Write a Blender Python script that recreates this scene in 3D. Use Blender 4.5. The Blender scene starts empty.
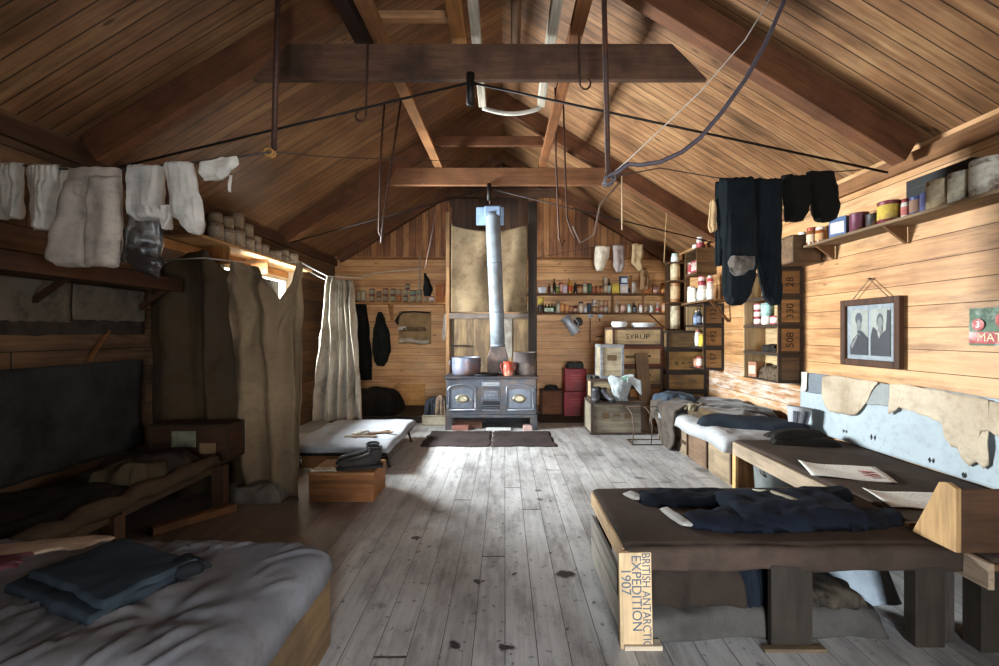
import bpy, bmesh, math, random
from mathutils import Vector, Matrix, noise, Euler
random.seed(7)
C = bpy.context.scene.collection
PI = math.pi
FL, VX, VY, EYE = 450.0, 505.0, 333.0, 1.33
XL, XR, YR, YF, ZE, XM, ZR = -2.93, 2.87, 7.75, -1.7, 2.64, -0.03, 4.41
SL = (ZR - ZE) / (XR - XM)

def P(px, py, Y):
    return Vector(((px - VX) * Y / FL, Y, EYE - (py - VY) * Y / FL))
def roof_z(x):
    return ZR - abs(x - XM) * SL

# ---------------------------------------------------------------- materials
def lin(h):
    h = h.lstrip('#')
    r = []
    for i in (0, 2, 4):
        c = int(h[i:i+2], 16) / 255
        r.append(c / 12.92 if c <= .04045 else ((c + .055) / 1.055) ** 2.4)
    return (r[0], r[1], r[2], 1)

class NT:
    def __init__(s, name):
        s.m = bpy.data.materials.new(name); s.m.use_nodes = True
        s.t = s.m.node_tree; s.t.nodes.clear()
        s.out = s.n('ShaderNodeOutputMaterial')
    def n(s, typ, ins=None, **props):
        nd = s.t.nodes.new(typ)
        for k, v in props.items(): setattr(nd, k, v)
        for k, v in (ins or {}).items():
            if isinstance(v, bpy.types.NodeSocket): s.t.links.new(v, nd.inputs[k])
            else: nd.inputs[k].default_value = v
        return nd
    def math(s, op, a, b=0.0, c=0.0, clamp=False):
        return s.n('ShaderNodeMath', {0: a, 1: b, 2: c}, operation=op, use_clamp=clamp).outputs[0]
    def mix(s, f, a, b, mode='MIX'):
        nd = s.n('ShaderNodeMix', {}, data_type='RGBA', blend_type=mode)
        for k, v in ((0, f), (6, a), (7, b)):
            if isinstance(v, bpy.types.NodeSocket): s.t.links.new(v, nd.inputs[k])
            else: nd.inputs[k].default_value = v
        return nd.outputs[2]
    def ramp(s, f, stops):
        nd = s.n('ShaderNodeValToRGB', {0: f}); e = nd.color_ramp.elements
        while len(e) < len(stops): e.new(.5)
        for i, (p, c) in enumerate(stops):
            e[i].position = p; e[i].color = c if not isinstance(c, str) else lin(c)
        return nd.outputs[0]
    def maprange(s, v, a, b, c=0.0, d=1.0):
        return s.n('ShaderNodeMapRange', {0: v, 1: a, 2: b, 3: c, 4: d}).outputs[0]
    def comb(s, x, y, z):
        return s.n('ShaderNodeCombineXYZ', {0: x, 1: y, 2: z}).outputs[0]
    def noise(s, vec, scale, detail=4, rough=.55, w=None):
        ins = {'Vector': vec, 'Scale': scale, 'Detail': detail, 'Roughness': rough}
        if w is not None:
            nd = s.n('ShaderNodeTexNoise', {}, noise_dimensions='4D'); ins['W'] = w
            for k, v in ins.items():
                if isinstance(v, bpy.types.NodeSocket): s.t.links.new(v, nd.inputs[k])
                else: nd.inputs[k].default_value = v
            return nd.outputs[0]
        return s.n('ShaderNodeTexNoise', ins).outputs[0]
    def finish(s, col, rough=.8, metal=0.0, height=None, bump=.2, bdist=.01, spec=.35, trans=0.0, sheen=0.0):
        b = s.n('ShaderNodeBsdfPrincipled', {'Base Color': col, 'Roughness': rough, 'Metallic': metal,
                                             'Specular IOR Level': spec, 'Sheen Weight': sheen})
        if height is not None:
            bp = s.n('ShaderNodeBump', {'Strength': bump, 'Distance': bdist, 'Height': height})
            s.t.links.new(bp.outputs[0], b.inputs['Normal'])
        sh = b.outputs[0]
        if trans:
            tr = s.n('ShaderNodeBsdfTranslucent', {'Color': col})
            sh = s.n('ShaderNodeMixShader', {0: trans, 1: sh, 2: tr.outputs[0]}).outputs[0]
        s.t.links.new(sh, s.out.inputs[0])
        return s.m

def shade(h, k):
    c = lin(h); return (c[0]*k, c[1]*k, c[2]*k, 1)

_cache = {}
def wood(h, axis='x', var=.45, rough=.75, grain=22, dirt=.5, spec=.3):
    key = ('wood', h, axis, var, rough, grain, dirt)
    if key in _cache: return _cache[key]
    t = NT('wood_' + h + axis)
    tc = t.n('ShaderNodeTexCoord'); oi = t.n('ShaderNodeObjectInfo')
    sc = {'x': (1.6, grain, grain), 'y': (grain, 1.6, grain), 'z': (grain, grain, 1.6)}[axis]
    v = t.n('ShaderNodeMapping', {'Vector': tc.outputs['Object'], 'Scale': sc}).outputs[0]
    w = t.math('MULTIPLY', oi.outputs['Random'], 37.0)
    g = t.noise(v, 1.0, 6, .6, w)
    d = t.noise(tc.outputs['Object'], 3.5, 4, .6, w)
    g2 = t.maprange(g, .3, .7)
    f = t.math('ADD', t.math('MULTIPLY', g2, .75), t.math('MULTIPLY', oi.outputs['Random'], .25))
    col = t.ramp(f, [(.1, shade(h, 1 - var*1.2)), (.5, shade(h, .95)), (.95, shade(h, 1 + var * .45))])
    fine = t.noise(v, 3.3, 3, .5, w)
    col = t.mix(t.maprange(fine, .52, .68, 0, .5), col, shade(h, .4))
    dm = t.maprange(d, .42, .66, 0, dirt)
    col = t.mix(dm, col, shade(h, .25))
    _cache[key] = t.finish(col, rough, 0, g, .25, .01, spec)
    return _cache[key]

def cloth(h, var=.35, scale=7, rough=.95, weave=220, bump=.35, trans=0.0, sheen=0.0, dirt=None, wr=0.0):
    key = ('cloth', h, var, scale, weave, trans, dirt, wr, sheen)
    if key in _cache: return _cache[key]
    t = NT('cloth_' + h)
    tc = t.n('ShaderNodeTexCoord')
    a = t.noise(tc.outputs['Object'], scale, 5, .6)
    b = t.noise(tc.outputs['Object'], weave, 2, .5)
    col = t.ramp(t.maprange(a, .28, .72), [(.05, shade(h, 1 - var*1.3)), (.5, shade(h, 1)), (.95, shade(h, 1 + var * .55))])
    sp_ = t.noise(tc.outputs['Object'], scale * 7, 3, .6)
    col = t.mix(t.maprange(sp_, .5, .7, 0, .25), col, shade(h, .45))
    if dirt:
        d = t.noise(tc.outputs['Object'], scale * .5, 6, .7)
        col = t.mix(t.maprange(d, .45, .62, 0, .85), col, lin(dirt))
    hgt = b
    if wr:
        c = t.noise(tc.outputs['Object'], 9, 3, .5)
        hgt = t.math('ADD', t.math('MULTIPLY', b, .12), t.math('MULTIPLY', c, wr))
    _cache[key] = t.finish(col, rough, 0, hgt, bump, .012 if wr else .003, .15, trans, sheen)
    return _cache[key]

def knit(h, trans=.15, ribs=90, axis=0):
    key = ('knit', h, trans, ribs, axis)
    if key in _cache: return _cache[key]
    t = NT('knit_' + h)
    tc = t.n('ShaderNodeTexCoord')
    sp = t.n('ShaderNodeSeparateXYZ', {0: tc.outputs['Object']})
    a = t.noise(tc.outputs['Object'], 9, 4, .6)
    s1 = t.math('SINE', t.math('MULTIPLY', sp.outputs[axis], ribs * 4.0))
    s2 = t.math('SINE', t.math('MULTIPLY', sp.outputs[2], ribs * 5.0))
    hg = t.math('ADD', t.math('MULTIPLY', s1, .6), t.math('MULTIPLY', s2, .12))
    col = t.ramp(a, [(.25, shade(h, .65)), (.55, shade(h, 1)), (.8, shade(h, 1.15))])
    _cache[key] = t.finish(col, .95, 0, hg, .5, .006, .1, trans, 0.0)
    return _cache[key]

def plain(h, rough=.6, metal=0.0, var=.2, scale=25, bump=.1, spec=.4, stain=None):
    key = ('plain', h, rough, metal, var, scale, stain)
    if key in _cache: return _cache[key]
    t = NT('paint_' + h)
    tc = t.n('ShaderNodeTexCoord')
    a = t.noise(tc.outputs['Object'], scale, 4, .6)
    col = t.ramp(a, [(.3, shade(h, 1 - var*1.2)), (.5, shade(h, 1)), (.7, shade(h, 1 + var * .5))])
    if stain:
        d = t.noise(tc.outputs['Object'], scale * .3, 5, .7)
        col = t.mix(t.maprange(d, .48, .62, 0, .85), col, lin(stain))
    _cache[key] = t.finish(col, rough, metal, a, bump, .006, spec)
    return _cache[key]

def glass(h, rough=.12):
    key = ('glass', h)
    if key in _cache: return _cache[key]
    t = NT('glass_' + h)
    b = t.n('ShaderNodeBsdfPrincipled', {'Base Color': lin(h), 'Roughness': rough, 'Specular IOR Level': .6, 'Coat Weight': .3})
    t.t.links.new(b.outputs[0], t.out.inputs[0]); _cache[key] = t.m
    return t.m

def planks(name, across, along, width, cols, grain=30, rough=.7, spec=.35, gap=.035, gapcol='#0b0705', blotch=.35,
           knots=True, soot=None, stains=None, bleach=None, butt=0.0, bump=.35, streak=0.0, per=.55, gcon=.55, patches=None, wear=None):
    t = NT(name)
    tc = t.n('ShaderNodeTexCoord'); oc = tc.outputs['Object']
    sp = t.n('ShaderNodeSeparateXYZ', {0: oc})
    U = sp.outputs[across]; V = sp.outputs[along]
    u = t.math('DIVIDE', U, width)
    idn = t.math('FLOOR', u); fr = t.math('FRACT', u)
    rnd = t.n('ShaderNodeTexWhiteNoise', {'W': idn}, noise_dimensions='1D').outputs[0]
    bid = idn
    if butt:
        vo = t.math('ADD', t.math('DIVIDE', V, butt), t.math('MULTIPLY', rnd, 9.0))
        vid = t.math('FLOOR', vo); vf = t.math('FRACT', vo)
        bid = t.math('ADD', idn, t.math('MULTIPLY', vid, 17.3))
        rnd = t.n('ShaderNodeTexWhiteNoise', {'W': bid}, noise_dimensions='1D').outputs[0]
    gv = t.comb(t.math('MULTIPLY', U, grain), t.math('MULTIPLY', V, 1.7), t.math('MULTIPLY', bid, 3.71))
    g = t.noise(gv, 1.0, 7, .62)
    bl = t.noise(oc, 1.3, 4, .6)
    g2 = t.maprange(g, .3, .7)
    f = t.math('ADD', t.math('MULTIPLY', t.math('SUBTRACT', rnd, .5), per), t.math('ADD', t.math('MULTIPLY', g2, gcon), .405-gcon*.5))
    f = t.math('ADD', f, t.math('MULTIPLY', t.math('SUBTRACT', t.maprange(bl, .3, .7), .5), blotch))
    col = t.ramp(f, [(.05, cols[0]), (.42, cols[1]), (.85, cols[2])])
    if knots:
        kv = t.comb(t.math('MULTIPLY', U, 7.0), t.math('MULTIPLY', V, 2.6), 0.0)
        vd = t.n('ShaderNodeTexVoronoi', {'Vector': kv, 'Scale': 1.0}).outputs['Distance']
        col = t.mix(t.maprange(vd, .05, .11, .75, 0), col, shade(cols[0], .5))
    if streak:
        sv = t.comb(t.math('MULTIPLY', U, 5.0), t.math('MULTIPLY', V, .8), 4.2)
        st = t.noise(sv, 1.6, 5, .7)
        col = t.mix(t.maprange(st, .5, .66, 0, streak), col, shade(cols[0], .35))
    if bleach:      # weathered pale bloom on the boards
        (bc, lo, hi, amt, sc) = bleach
        bn = t.noise(t.comb(t.math('MULTIPLY', U, 3.0), V, sp.outputs[3 - across - along]), sc, 6, .7)
        col = t.mix(t.maprange(bn, lo, hi, 0, amt), col, lin(bc))
    if patches:     # pale streaks mixed into a soft-edged area of the boards
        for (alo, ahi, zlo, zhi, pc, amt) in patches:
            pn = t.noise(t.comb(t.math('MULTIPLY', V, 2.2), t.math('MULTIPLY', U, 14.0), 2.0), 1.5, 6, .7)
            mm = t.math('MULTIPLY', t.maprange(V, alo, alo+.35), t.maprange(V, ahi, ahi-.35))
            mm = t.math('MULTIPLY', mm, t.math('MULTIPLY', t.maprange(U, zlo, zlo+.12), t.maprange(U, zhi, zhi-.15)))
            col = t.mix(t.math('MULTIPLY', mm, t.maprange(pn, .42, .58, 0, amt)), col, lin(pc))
    if soot:        # soot round the flue, has its own outline
        (lo, hi, amt) = soot
        sn = t.noise(oc, 2.2, 4, .6)
        xx = t.math('ADD', sp.outputs[0], t.math('MULTIPLY', t.math('SUBTRACT', sn, .5), .5))
        m = t.math('MULTIPLY', t.math('GREATER_THAN', xx, lo), t.math('LESS_THAN', xx, hi))
        col = t.mix(t.math('MULTIPLY', m, amt), col, lin('#120b07'))
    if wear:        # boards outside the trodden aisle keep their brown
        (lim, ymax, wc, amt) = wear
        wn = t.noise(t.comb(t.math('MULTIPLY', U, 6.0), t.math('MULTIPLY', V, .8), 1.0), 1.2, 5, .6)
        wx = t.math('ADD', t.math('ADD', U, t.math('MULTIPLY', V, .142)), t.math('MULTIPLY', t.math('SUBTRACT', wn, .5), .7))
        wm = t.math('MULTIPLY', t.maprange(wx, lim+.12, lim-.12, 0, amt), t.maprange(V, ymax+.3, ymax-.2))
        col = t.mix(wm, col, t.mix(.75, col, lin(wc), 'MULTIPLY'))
    if stains:
        wob = t.n('ShaderNodeTexNoise', {'Vector': oc, 'Scale': 14.0, 'Detail': 4.0})
        wv = t.n('ShaderNodeVectorMath', {0: wob.outputs['Color'], 1: (.5, .5, .5)}, operation='SUBTRACT').outputs[0]
        wv = t.n('ShaderNodeVectorMath', {0: wv, 3: .10}, operation='SCALE').outputs[0]
        pv = t.n('ShaderNodeVectorMath', {0: oc, 1: wv}, operation='ADD').outputs[0]
        for (sx, sy, sr, sa) in stains:
            dd = t.n('ShaderNodeVectorMath', {0: pv, 1: (sx, sy, 0)}, operation='DISTANCE').outputs['Value']
            col = t.mix(t.maprange(dd, sr, sr * .65, 0, sa), col, lin('#15161a'))
        sm = t.noise(oc, 24.0, 3, .6)
        col = t.mix(t.maprange(sm, .63, .70, 0, .75), col, lin('#1d1c1c'))
        sm2 = t.noise(t.comb(t.math('MULTIPLY', U, 5.0), t.math('MULTIPLY', V, 1.6), 0.0), 1.6, 7, .68)
        col = t.mix(t.maprange(sm2, .48, .68, 0, .5), col, lin('#2b2826'))
    ed = t.math('MINIMUM', fr, t.math('SUBTRACT', 1.0, fr))
    gm = t.maprange(ed, gap * .3, gap)
    if butt:
        e2 = t.math('MINIMUM', vf, t.math('SUBTRACT', 1.0, vf))
        gm = t.math('MINIMUM', gm, t.maprange(e2, .0006, .0018))
    col = t.mix(gm, lin(gapcol), col)
    hgt = t.math('ADD', gm, t.math('MULTIPLY', g, .25))
    rg = t.maprange(g, .3, .7, rough - .12, rough + .12)
    return t.finish(col, rg, 0, hgt, bump, .02, spec)

# ---------------------------------------------------------------- mesh builder
Z = Vector((0, 0, 1)); X = Vector((1, 0, 0)); Yv = Vector((0, 1, 0))
class MB:
    def __init__(s): s.v = []; s.f = []; s.m = []; s.mi = 0
    def add(s, vs, fs):
        o = len(s.v); s.v += [Vector(v) for v in vs]
        s.f += [[i + o for i in f] for f in fs]; s.m += [s.mi] * len(fs); return s
    def box(s, lo, hi, M=None):
        (a, b, c), (d, e, f) = lo, hi
        vs = [Vector(p) for p in ((a,b,c),(d,b,c),(d,e,c),(a,e,c),(a,b,f),(d,b,f),(d,e,f),(a,e,f))]
        if M is not None: vs = [M @ v for v in vs]
        return s.add(vs, [(0,3,2,1),(4,5,6,7),(0,1,5,4),(1,2,6,5),(2,3,7,6),(3,0,4,7)])
    def cbox(s, c, sz, M=None):
        return s.box([c[i]-sz[i]/2 for i in range(3)], [c[i]+sz[i]/2 for i in range(3)], M)
    def beam(s, p0, p1, w, h, up=Z):
        p0 = Vector(p0); p1 = Vector(p1); t = (p1-p0).normalized()
        a = t.cross(up).normalized(); b = a.cross(t).normalized()
        vs = []
        for p in (p0, p1):
            for (i, j) in ((-1,-1),(1,-1),(1,1),(-1,1)): vs.append(p + a*(w/2*i) + b*(h/2*j))
        return s.add(vs, [(0,1,2,3),(7,6,5,4),(0,4,5,1),(1,5,6,2),(2,6,7,3),(3,7,4,0)])
    def tube(s, pts, r, n=8, ry=None, ref=None):
        pts = [Vector(p) for p in pts]; k = len(pts)
        rx = r if isinstance(r, (list, tuple)) else [r]*k
        ry = rx if ry is None else (ry if isinstance(ry, (list, tuple)) else [ry]*k)
        vs = []; side = None
        for i, p in enumerate(pts):
            t = (pts[min(i+1,k-1)] - pts[max(i-1,0)])
            t = t.normalized() if t.length > 1e-9 else Z.copy()
            if side is None:
                q = Vector(ref) if ref is not None else (X if abs(t.x) < .8 else Yv)
                side = (q - t*q.dot(t)).normalized()
            else:
                q = Vector(ref) if ref is not None else side
                q = q - t*q.dot(t)
                side = q.normalized() if q.length > 1e-6 else side
            o = t.cross(side)
            for j in range(n):
                a = 2*PI*j/n
                vs.append(p + side*(math.cos(a)*rx[i]) + o*(math.sin(a)*ry[i]))
        fs = [[i*n+j, i*n+(j+1)%n, (i+1)*n+(j+1)%n, (i+1)*n+j] for i in range(k-1) for j in range(n)]
        fs.append(list(range(n))[::-1]); fs.append([(k-1)*n+j for j in range(n)])
        return s.add(vs, fs)
    def lathe(s, prof, n=16, c=(0,0,0), M=None):
        c = Vector(c); vs = []; k = len(prof)
        for (r, z) in prof:
            for j in range(n):
                a = 2*PI*j/n; v = Vector((math.cos(a)*r, math.sin(a)*r, z))
                vs.append((M @ v if M is not None else v) + c)
        fs = [[i*n+j, i*n+(j+1)%n, (i+1)*n+(j+1)%n, (i+1)*n+j] for i in range(k-1) for j in range(n)]
        fs.append(list(range(n))[::-1]); fs.append([(k-1)*n+j for j in range(n)])
        return s.add(vs, fs)
    def grid(s, fn, nu, nv):
        vs = [fn(i/nu, j/nv) for j in range(nv+1) for i in range(nu+1)]
        w = nu+1
        return s.add(vs, [(j*w+i, j*w+i+1, (j+1)*w+i+1, (j+1)*w+i) for j in range(nv) for i in range(nu)])
    def prism(s, poly, d0, d1, M=None):      # poly in local (x,z), depth along y
        n = len(poly)
        vs = [Vector((x, d0, z)) for x, z in poly] + [Vector((x, d1, z)) for x, z in poly]
        if M is not None: vs = [M @ v for v in vs]
        return s.add(vs, [list(range(n)), list(range(n, 2*n))[::-1]] + [[i, i+n, (i+1)%n+n, (i+1)%n] for i in range(n)])
    def rows(s, rows, depth, nu=14, nv=30, M=None, ribs=0, ramp=.003, amp=.0, nsc=9.0, seed=0, flat=3, smooth=True, taper=.08, base=None, fold=.0):
        """soft closed garment piece: rows = (z, x_left, x_right) from top to bottom; depth along y"""
        rows = sorted(rows, key=lambda r: -r[0]); z0, z1 = rows[0][0], rows[-1][0]
        def ext(z):
            for a, b in zip(rows, rows[1:]):
                if a[0] >= z >= b[0]:
                    f = (a[0]-z)/max(1e-9, a[0]-b[0])
                    if smooth: f = f*f*(3-2*f)
                    return a[1]+(b[1]-a[1])*f, a[2]+(b[2]-a[2])*f
            return rows[-1][1:]
        fr = []; bk = []
        for j in range(nv+1):
            t = j/nv; z = z0+(z1-z0)*t; a, b = ext(z)
            e = min(1, min(t, 1-t)/taper + .12)
            e = math.sqrt(max(0, 1-(1-min(1, e))**2))
            for i in range(nu+1):
                u = i/nu; x = a+(b-a)*u
                d = depth*e*(max(0, 1-abs(2*u-1)**flat))**.5
                q = Vector((x*nsc+seed*7.1, seed*3.3, z*nsc))
                w = noise.noise(q)*amp + noise.noise(q*2.3)*amp*.5
                rb = (ramp*math.cos(2*PI*ribs*u) if ribs else 0) + fold*math.sin(7.5*u+2.2*t+seed*1.7+1.5*noise.noise(Vector((u*2, t*2.5, seed))))*min(1, t*3)
                zz = z + noise.noise(Vector((x*14, seed, 3.0)))*amp*.8*(1 if t > .9 or t < .1 else .3)
                kk = 1 if 0 < i < nu else .2
                if base is None:
                    fr.append(Vector((x, -d + (w - rb)*kk, zz))); bk.append(Vector((x, d + (w + rb)*kk, zz)))
                else:
                    fr.append(Vector((x, -d*2 + (w - rb)*kk*e, z+(zz-z)*.4))); bk.append(Vector((x, base, zz)))
        vs = fr+bk
        if M is not None: vs = [M @ v for v in vs]
        w = nu+1; N = len(fr); fs = []
        for j in range(nv):
            for i in range(nu):
                fs.append((j*w+i, (j+1)*w+i, (j+1)*w+i+1, j*w+i+1))
                fs.append((N+j*w+i, N+j*w+i+1, N+(j+1)*w+i+1, N+(j+1)*w+i))
        for j in range(nv):
            fs.append((j*w, N+j*w, N+(j+1)*w, (j+1)*w)); a = j*w+nu
            fs.append((a, a+w, N+a+w, N+a))
        for i in range(nu):
            fs.append((i, i+1, N+i+1, N+i)); a = nv*w+i
            fs.append((a, N+a, N+a+1, a+1))
        return s.add(vs, fs)
    def mound(s, sx, sy, h, nu=28, nv=20, p=6, amp=.02, nsc=5.0, seed=0, c=(0,0,0), rz=0, edge=.35, wob=.04, fold=0, foldn=5, base=0.0):
        M = Matrix.Translation(Vector(c)) @ Matrix.Rotation(rz, 4, 'Z'); N = (nu+1)*(nv+1)
        top = []; bot = []
        for j in range(nv+1):
            for i in range(nu+1):
                u = 2*i/nu-1; v = 2*j/nv-1
                u = math.copysign(abs(u)**.75, u); v = math.copysign(abs(v)**.75, v)
                e = max(0, (1-abs(u)**p)*(1-abs(v)**p))
                q = Vector((u*sx*nsc/2+seed*5.7, v*sy*nsc/2, seed*1.9))
                n1 = noise.noise(q) + .5*noise.noise(q*2.1) + .25*noise.noise(q*4.3)
                fo = fold*math.sin((u*.7+v*.6)*foldn+3*noise.noise(q*.6)+seed) if fold else 0
                x = u*sx/2 + wob*noise.noise(Vector((v*3+seed, u*2, 1.5))); y = v*sy/2 + wob*noise.noise(Vector((u*3, v*2+seed, 8.5)))
                z = base + (h-base)*e**edge + (n1*amp+fo)*min(1, e*1.5)
                top.append(Vector((x, y, max(z, base)))); bot.append(Vector((x*.97, y*.97, 0)))
        w = nu+1; fs = []
        for j in range(nv):
            for i in range(nu):
                fs.append((j*w+i, j*w+i+1, (j+1)*w+i+1, (j+1)*w+i))
                fs.append((N+j*w+i, N+(j+1)*w+i, N+(j+1)*w+i+1, N+j*w+i+1))
        for i in range(nu):
            fs.append((i, N+i, N+i+1, i+1)); a = nv*w+i; fs.append((a, a+1, N+a+1, N+a))
        for j in range(nv):
            a = j*w; fs.append((a, a+w, N+a+w, N+a)); a = j*w+nu; fs.append((a, N+a, N+a+w, a+w))
        return s.add([M @ v for v in top+bot], fs)
    def wrinkle(s, amp, sc, seed=0):
        for v in s.v: v += noise.noise_vector(v*sc + Vector((seed*3.1, seed, 0)))*amp
        return s
    def build(s, name, mats, parent=None, smooth=False, bevel=0, solid=0, subs=0, loc=None, angle=None):
        me = bpy.data.meshes.new(name); me.from_pydata([tuple(v) for v in s.v], [], s.f)
        mats = mats if isinstance(mats, (list, tuple)) else [mats]
        for m in mats: me.materials.append(m)
        bm = bmesh.new(); bm.from_mesh(me)
        for i, f in enumerate(bm.faces):
            f.material_index = s.m[i]; f.smooth = smooth
        bmesh.ops.recalc_face_normals(bm, faces=bm.faces); bm.to_mesh(me); bm.free()
        if smooth and angle: me.set_sharp_from_angle(angle=math.radians(angle))
        o = bpy.data.objects.new(name, me); C.objects.link(o)
        if parent is not None: o.parent = parent
        if loc is not None: o.location = loc
        if solid: 
            md = o.modifiers.new('solid', 'SOLIDIFY'); md.thickness = solid; md.offset = 0
        if subs:
            md = o.modifiers.new('sub', 'SUBSURF'); md.levels = subs; md.render_levels = subs
        if bevel:
            md = o.modifiers.new('bevel', 'BEVEL'); md.width = bevel; md.segments = 2; md.limit_method = 'ANGLE'
        return o

def thing(name, label, cat, loc=(0,0,0), rz=0, group=None, rot=None):
    o = bpy.data.objects.new(name, None); C.objects.link(o); o.empty_display_size = .1
    o.location = loc; o.rotation_euler = rot if rot else (0, 0, rz)
    return tag(o, label, cat, group)
def tag(o, label, cat, group=None):
    o['label'] = label; o['category'] = cat
    if group: o['group'] = group
    return o
def struct(o): o['kind'] = 'structure'; return o
def sub(o, label): o['label'] = label; return o

def text(body, size, parent, M, m, name='lettering', extrude=.0008, spacing=1.0, sx=1.0):
    cu = bpy.data.curves.new('txt', 'FONT'); cu.body = body; cu.size = size; cu.extrude = extrude
    cu.align_x = 'CENTER'; cu.align_y = 'CENTER'; cu.space_character = spacing
    t = bpy.data.objects.new('txt', cu); C.objects.link(t)
    bpy.context.view_layer.update()
    me = bpy.data.meshes.new_from_object(t.evaluated_get(bpy.context.evaluated_depsgraph_get()))
    bpy.data.objects.remove(t)
    me.transform(M @ Matrix.Diagonal((sx, 1, 1, 1))); me.materials.clear(); me.materials.append(m); me.name = name
    o = bpy.data.objects.new(name, me); C.objects.link(o); o.parent = parent
    return o
# text frames: FRONT faces -Y reading along +X ; WALL faces -X reading along -Y
FRONT = Matrix(((1,0,0,0),(0,0,-1,0),(0,1,0,0),(0,0,0,1)))
FACEX = Matrix(((0,0,-1,0),(-1,0,0,0),(0,1,0,0),(0,0,0,1)))
TURN = Matrix.Rotation(PI/2, 4, 'Z')
TURNB = Matrix.Rotation(-PI/2, 4, 'Z')
def T(x, y, z): return Matrix.Translation((x, y, z))
ORD = ['first','second','third','fourth','fifth','sixth','seventh','eighth','ninth','tenth','eleventh','twelfth','thirteenth',
       'fourteenth','fifteenth','sixteenth','seventeenth','eighteenth','nineteenth','twentieth','twenty-first','twenty-second',
       'twenty-third','twenty-fourth','twenty-fifth','twenty-sixth','twenty-seventh','twenty-eighth','twenty-ninth','thirtieth']
E_LEFT, E_RIGHT, E_DOOR, EXPO = 1550.0, 19.0, 75.0, 0.0
# ================================================================ SETTING
def fpos(px, py):
    Y = EYE*FL/(py-VY); return ((px-VX)*Y/FL, Y)
stains = []
for (px, py, r, a) in ((417,537,.030,.9),(477,581,.030,.9),(565,573,.055,.95),(454,646,.030,.95),(506,647,.032,.95),(553,649,.02,.95),
                       (515,574,.016,.9),(538,490,.04,.7),(541,499,.03,.7),(318,593,.03,.9),(640,478,.05,.5),(703,470,.09,.5),(600,455,.05,.4),(440,512,.04,.35),(380,605,.04,.4)):
    x, y = fpos(px, py); stains.append((x, y, r, a))
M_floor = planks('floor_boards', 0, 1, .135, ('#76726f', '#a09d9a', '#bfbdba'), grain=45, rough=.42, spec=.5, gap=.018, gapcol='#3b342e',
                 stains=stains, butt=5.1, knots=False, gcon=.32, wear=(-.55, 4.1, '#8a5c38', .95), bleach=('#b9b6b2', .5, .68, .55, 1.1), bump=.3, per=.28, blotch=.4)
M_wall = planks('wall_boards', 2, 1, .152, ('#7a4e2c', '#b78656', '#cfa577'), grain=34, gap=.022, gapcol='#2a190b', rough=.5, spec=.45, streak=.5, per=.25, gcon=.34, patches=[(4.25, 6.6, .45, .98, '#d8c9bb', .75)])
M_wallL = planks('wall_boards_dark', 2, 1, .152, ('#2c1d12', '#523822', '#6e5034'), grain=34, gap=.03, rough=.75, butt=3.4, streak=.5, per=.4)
M_rear = planks('rear_boards', 2, 0, .118, ('#935f38', '#c8945f', '#deb689'), grain=34, gap=.03, gapcol='#4a2c15', rough=.55, spec=.4, streak=.3, per=.25, gcon=.34)
M_gable = planks('gable_boards', 0, 2, .11, ('#643a1d', '#976034', '#bd8652'), grain=34, gap=.05, gapcol='#140a05', rough=.45, spec=.5, soot=(-.95, .42, .8), streak=.5)
M_roof = planks('roof_boards', 1, 0, .10, ('#46301c', '#80593a', '#ab865b'), grain=40, gap=.05, gapcol='#1a0e06', rough=.5, spec=.4, streak=.5, per=.22, gcon=.34)

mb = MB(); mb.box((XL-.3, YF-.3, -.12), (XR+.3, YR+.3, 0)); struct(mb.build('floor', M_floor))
def pz(lo, hi): return (lo, hi)
# left wall with window opening
WY0, WY1, WZ0, WZ1 = 4.62, 6.02, 1.22, 2.06
mb = MB(); t = .14
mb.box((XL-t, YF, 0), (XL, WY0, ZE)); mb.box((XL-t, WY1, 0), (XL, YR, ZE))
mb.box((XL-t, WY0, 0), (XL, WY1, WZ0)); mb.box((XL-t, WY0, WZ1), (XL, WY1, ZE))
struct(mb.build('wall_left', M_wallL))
RY0, RY1, RZ0, RZ1 = .2, 1.5, 1.15, 2.05
mb = MB()
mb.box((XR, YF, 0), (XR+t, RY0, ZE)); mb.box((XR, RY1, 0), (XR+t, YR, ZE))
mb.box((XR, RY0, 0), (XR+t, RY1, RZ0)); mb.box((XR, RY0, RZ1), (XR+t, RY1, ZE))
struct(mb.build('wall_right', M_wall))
mb = MB(); mb.box((XL-t, YR, 0), (XR+t, YR+.12, ZE)); struct(mb.build('wall_rear', M_rear))
mb = MB(); mb.prism([(XL-t, ZE), (XR+t, ZE), (XM, ZR+.08)], YR, YR+.12); struct(mb.build('wall_gable', M_gable))
DX0, DX1, DZ = -.1, .85, 2.0
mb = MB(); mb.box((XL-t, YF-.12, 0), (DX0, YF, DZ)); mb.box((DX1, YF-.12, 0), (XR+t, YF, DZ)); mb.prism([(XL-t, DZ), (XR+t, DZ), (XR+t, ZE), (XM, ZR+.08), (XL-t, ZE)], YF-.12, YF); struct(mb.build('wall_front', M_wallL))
dr = bpy.data.objects.new('door_1', None); C.objects.link(dr); dr.location = (DX1+.02, YF-.14, 0); struct(dr)
MB().box((0, -.9, .01), (.04, 0, DZ)).build('door_leaf', M_wallL, dr, bevel=.003)
MB().tube([(-.02, -.8, 1.0), (-.05, -.8, 1.0), (-.05, -.72, 1.0)], .01, 6).build('handle', plain('#2a2624', .5, .6), dr)
mb = MB()
ov = .25
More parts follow.
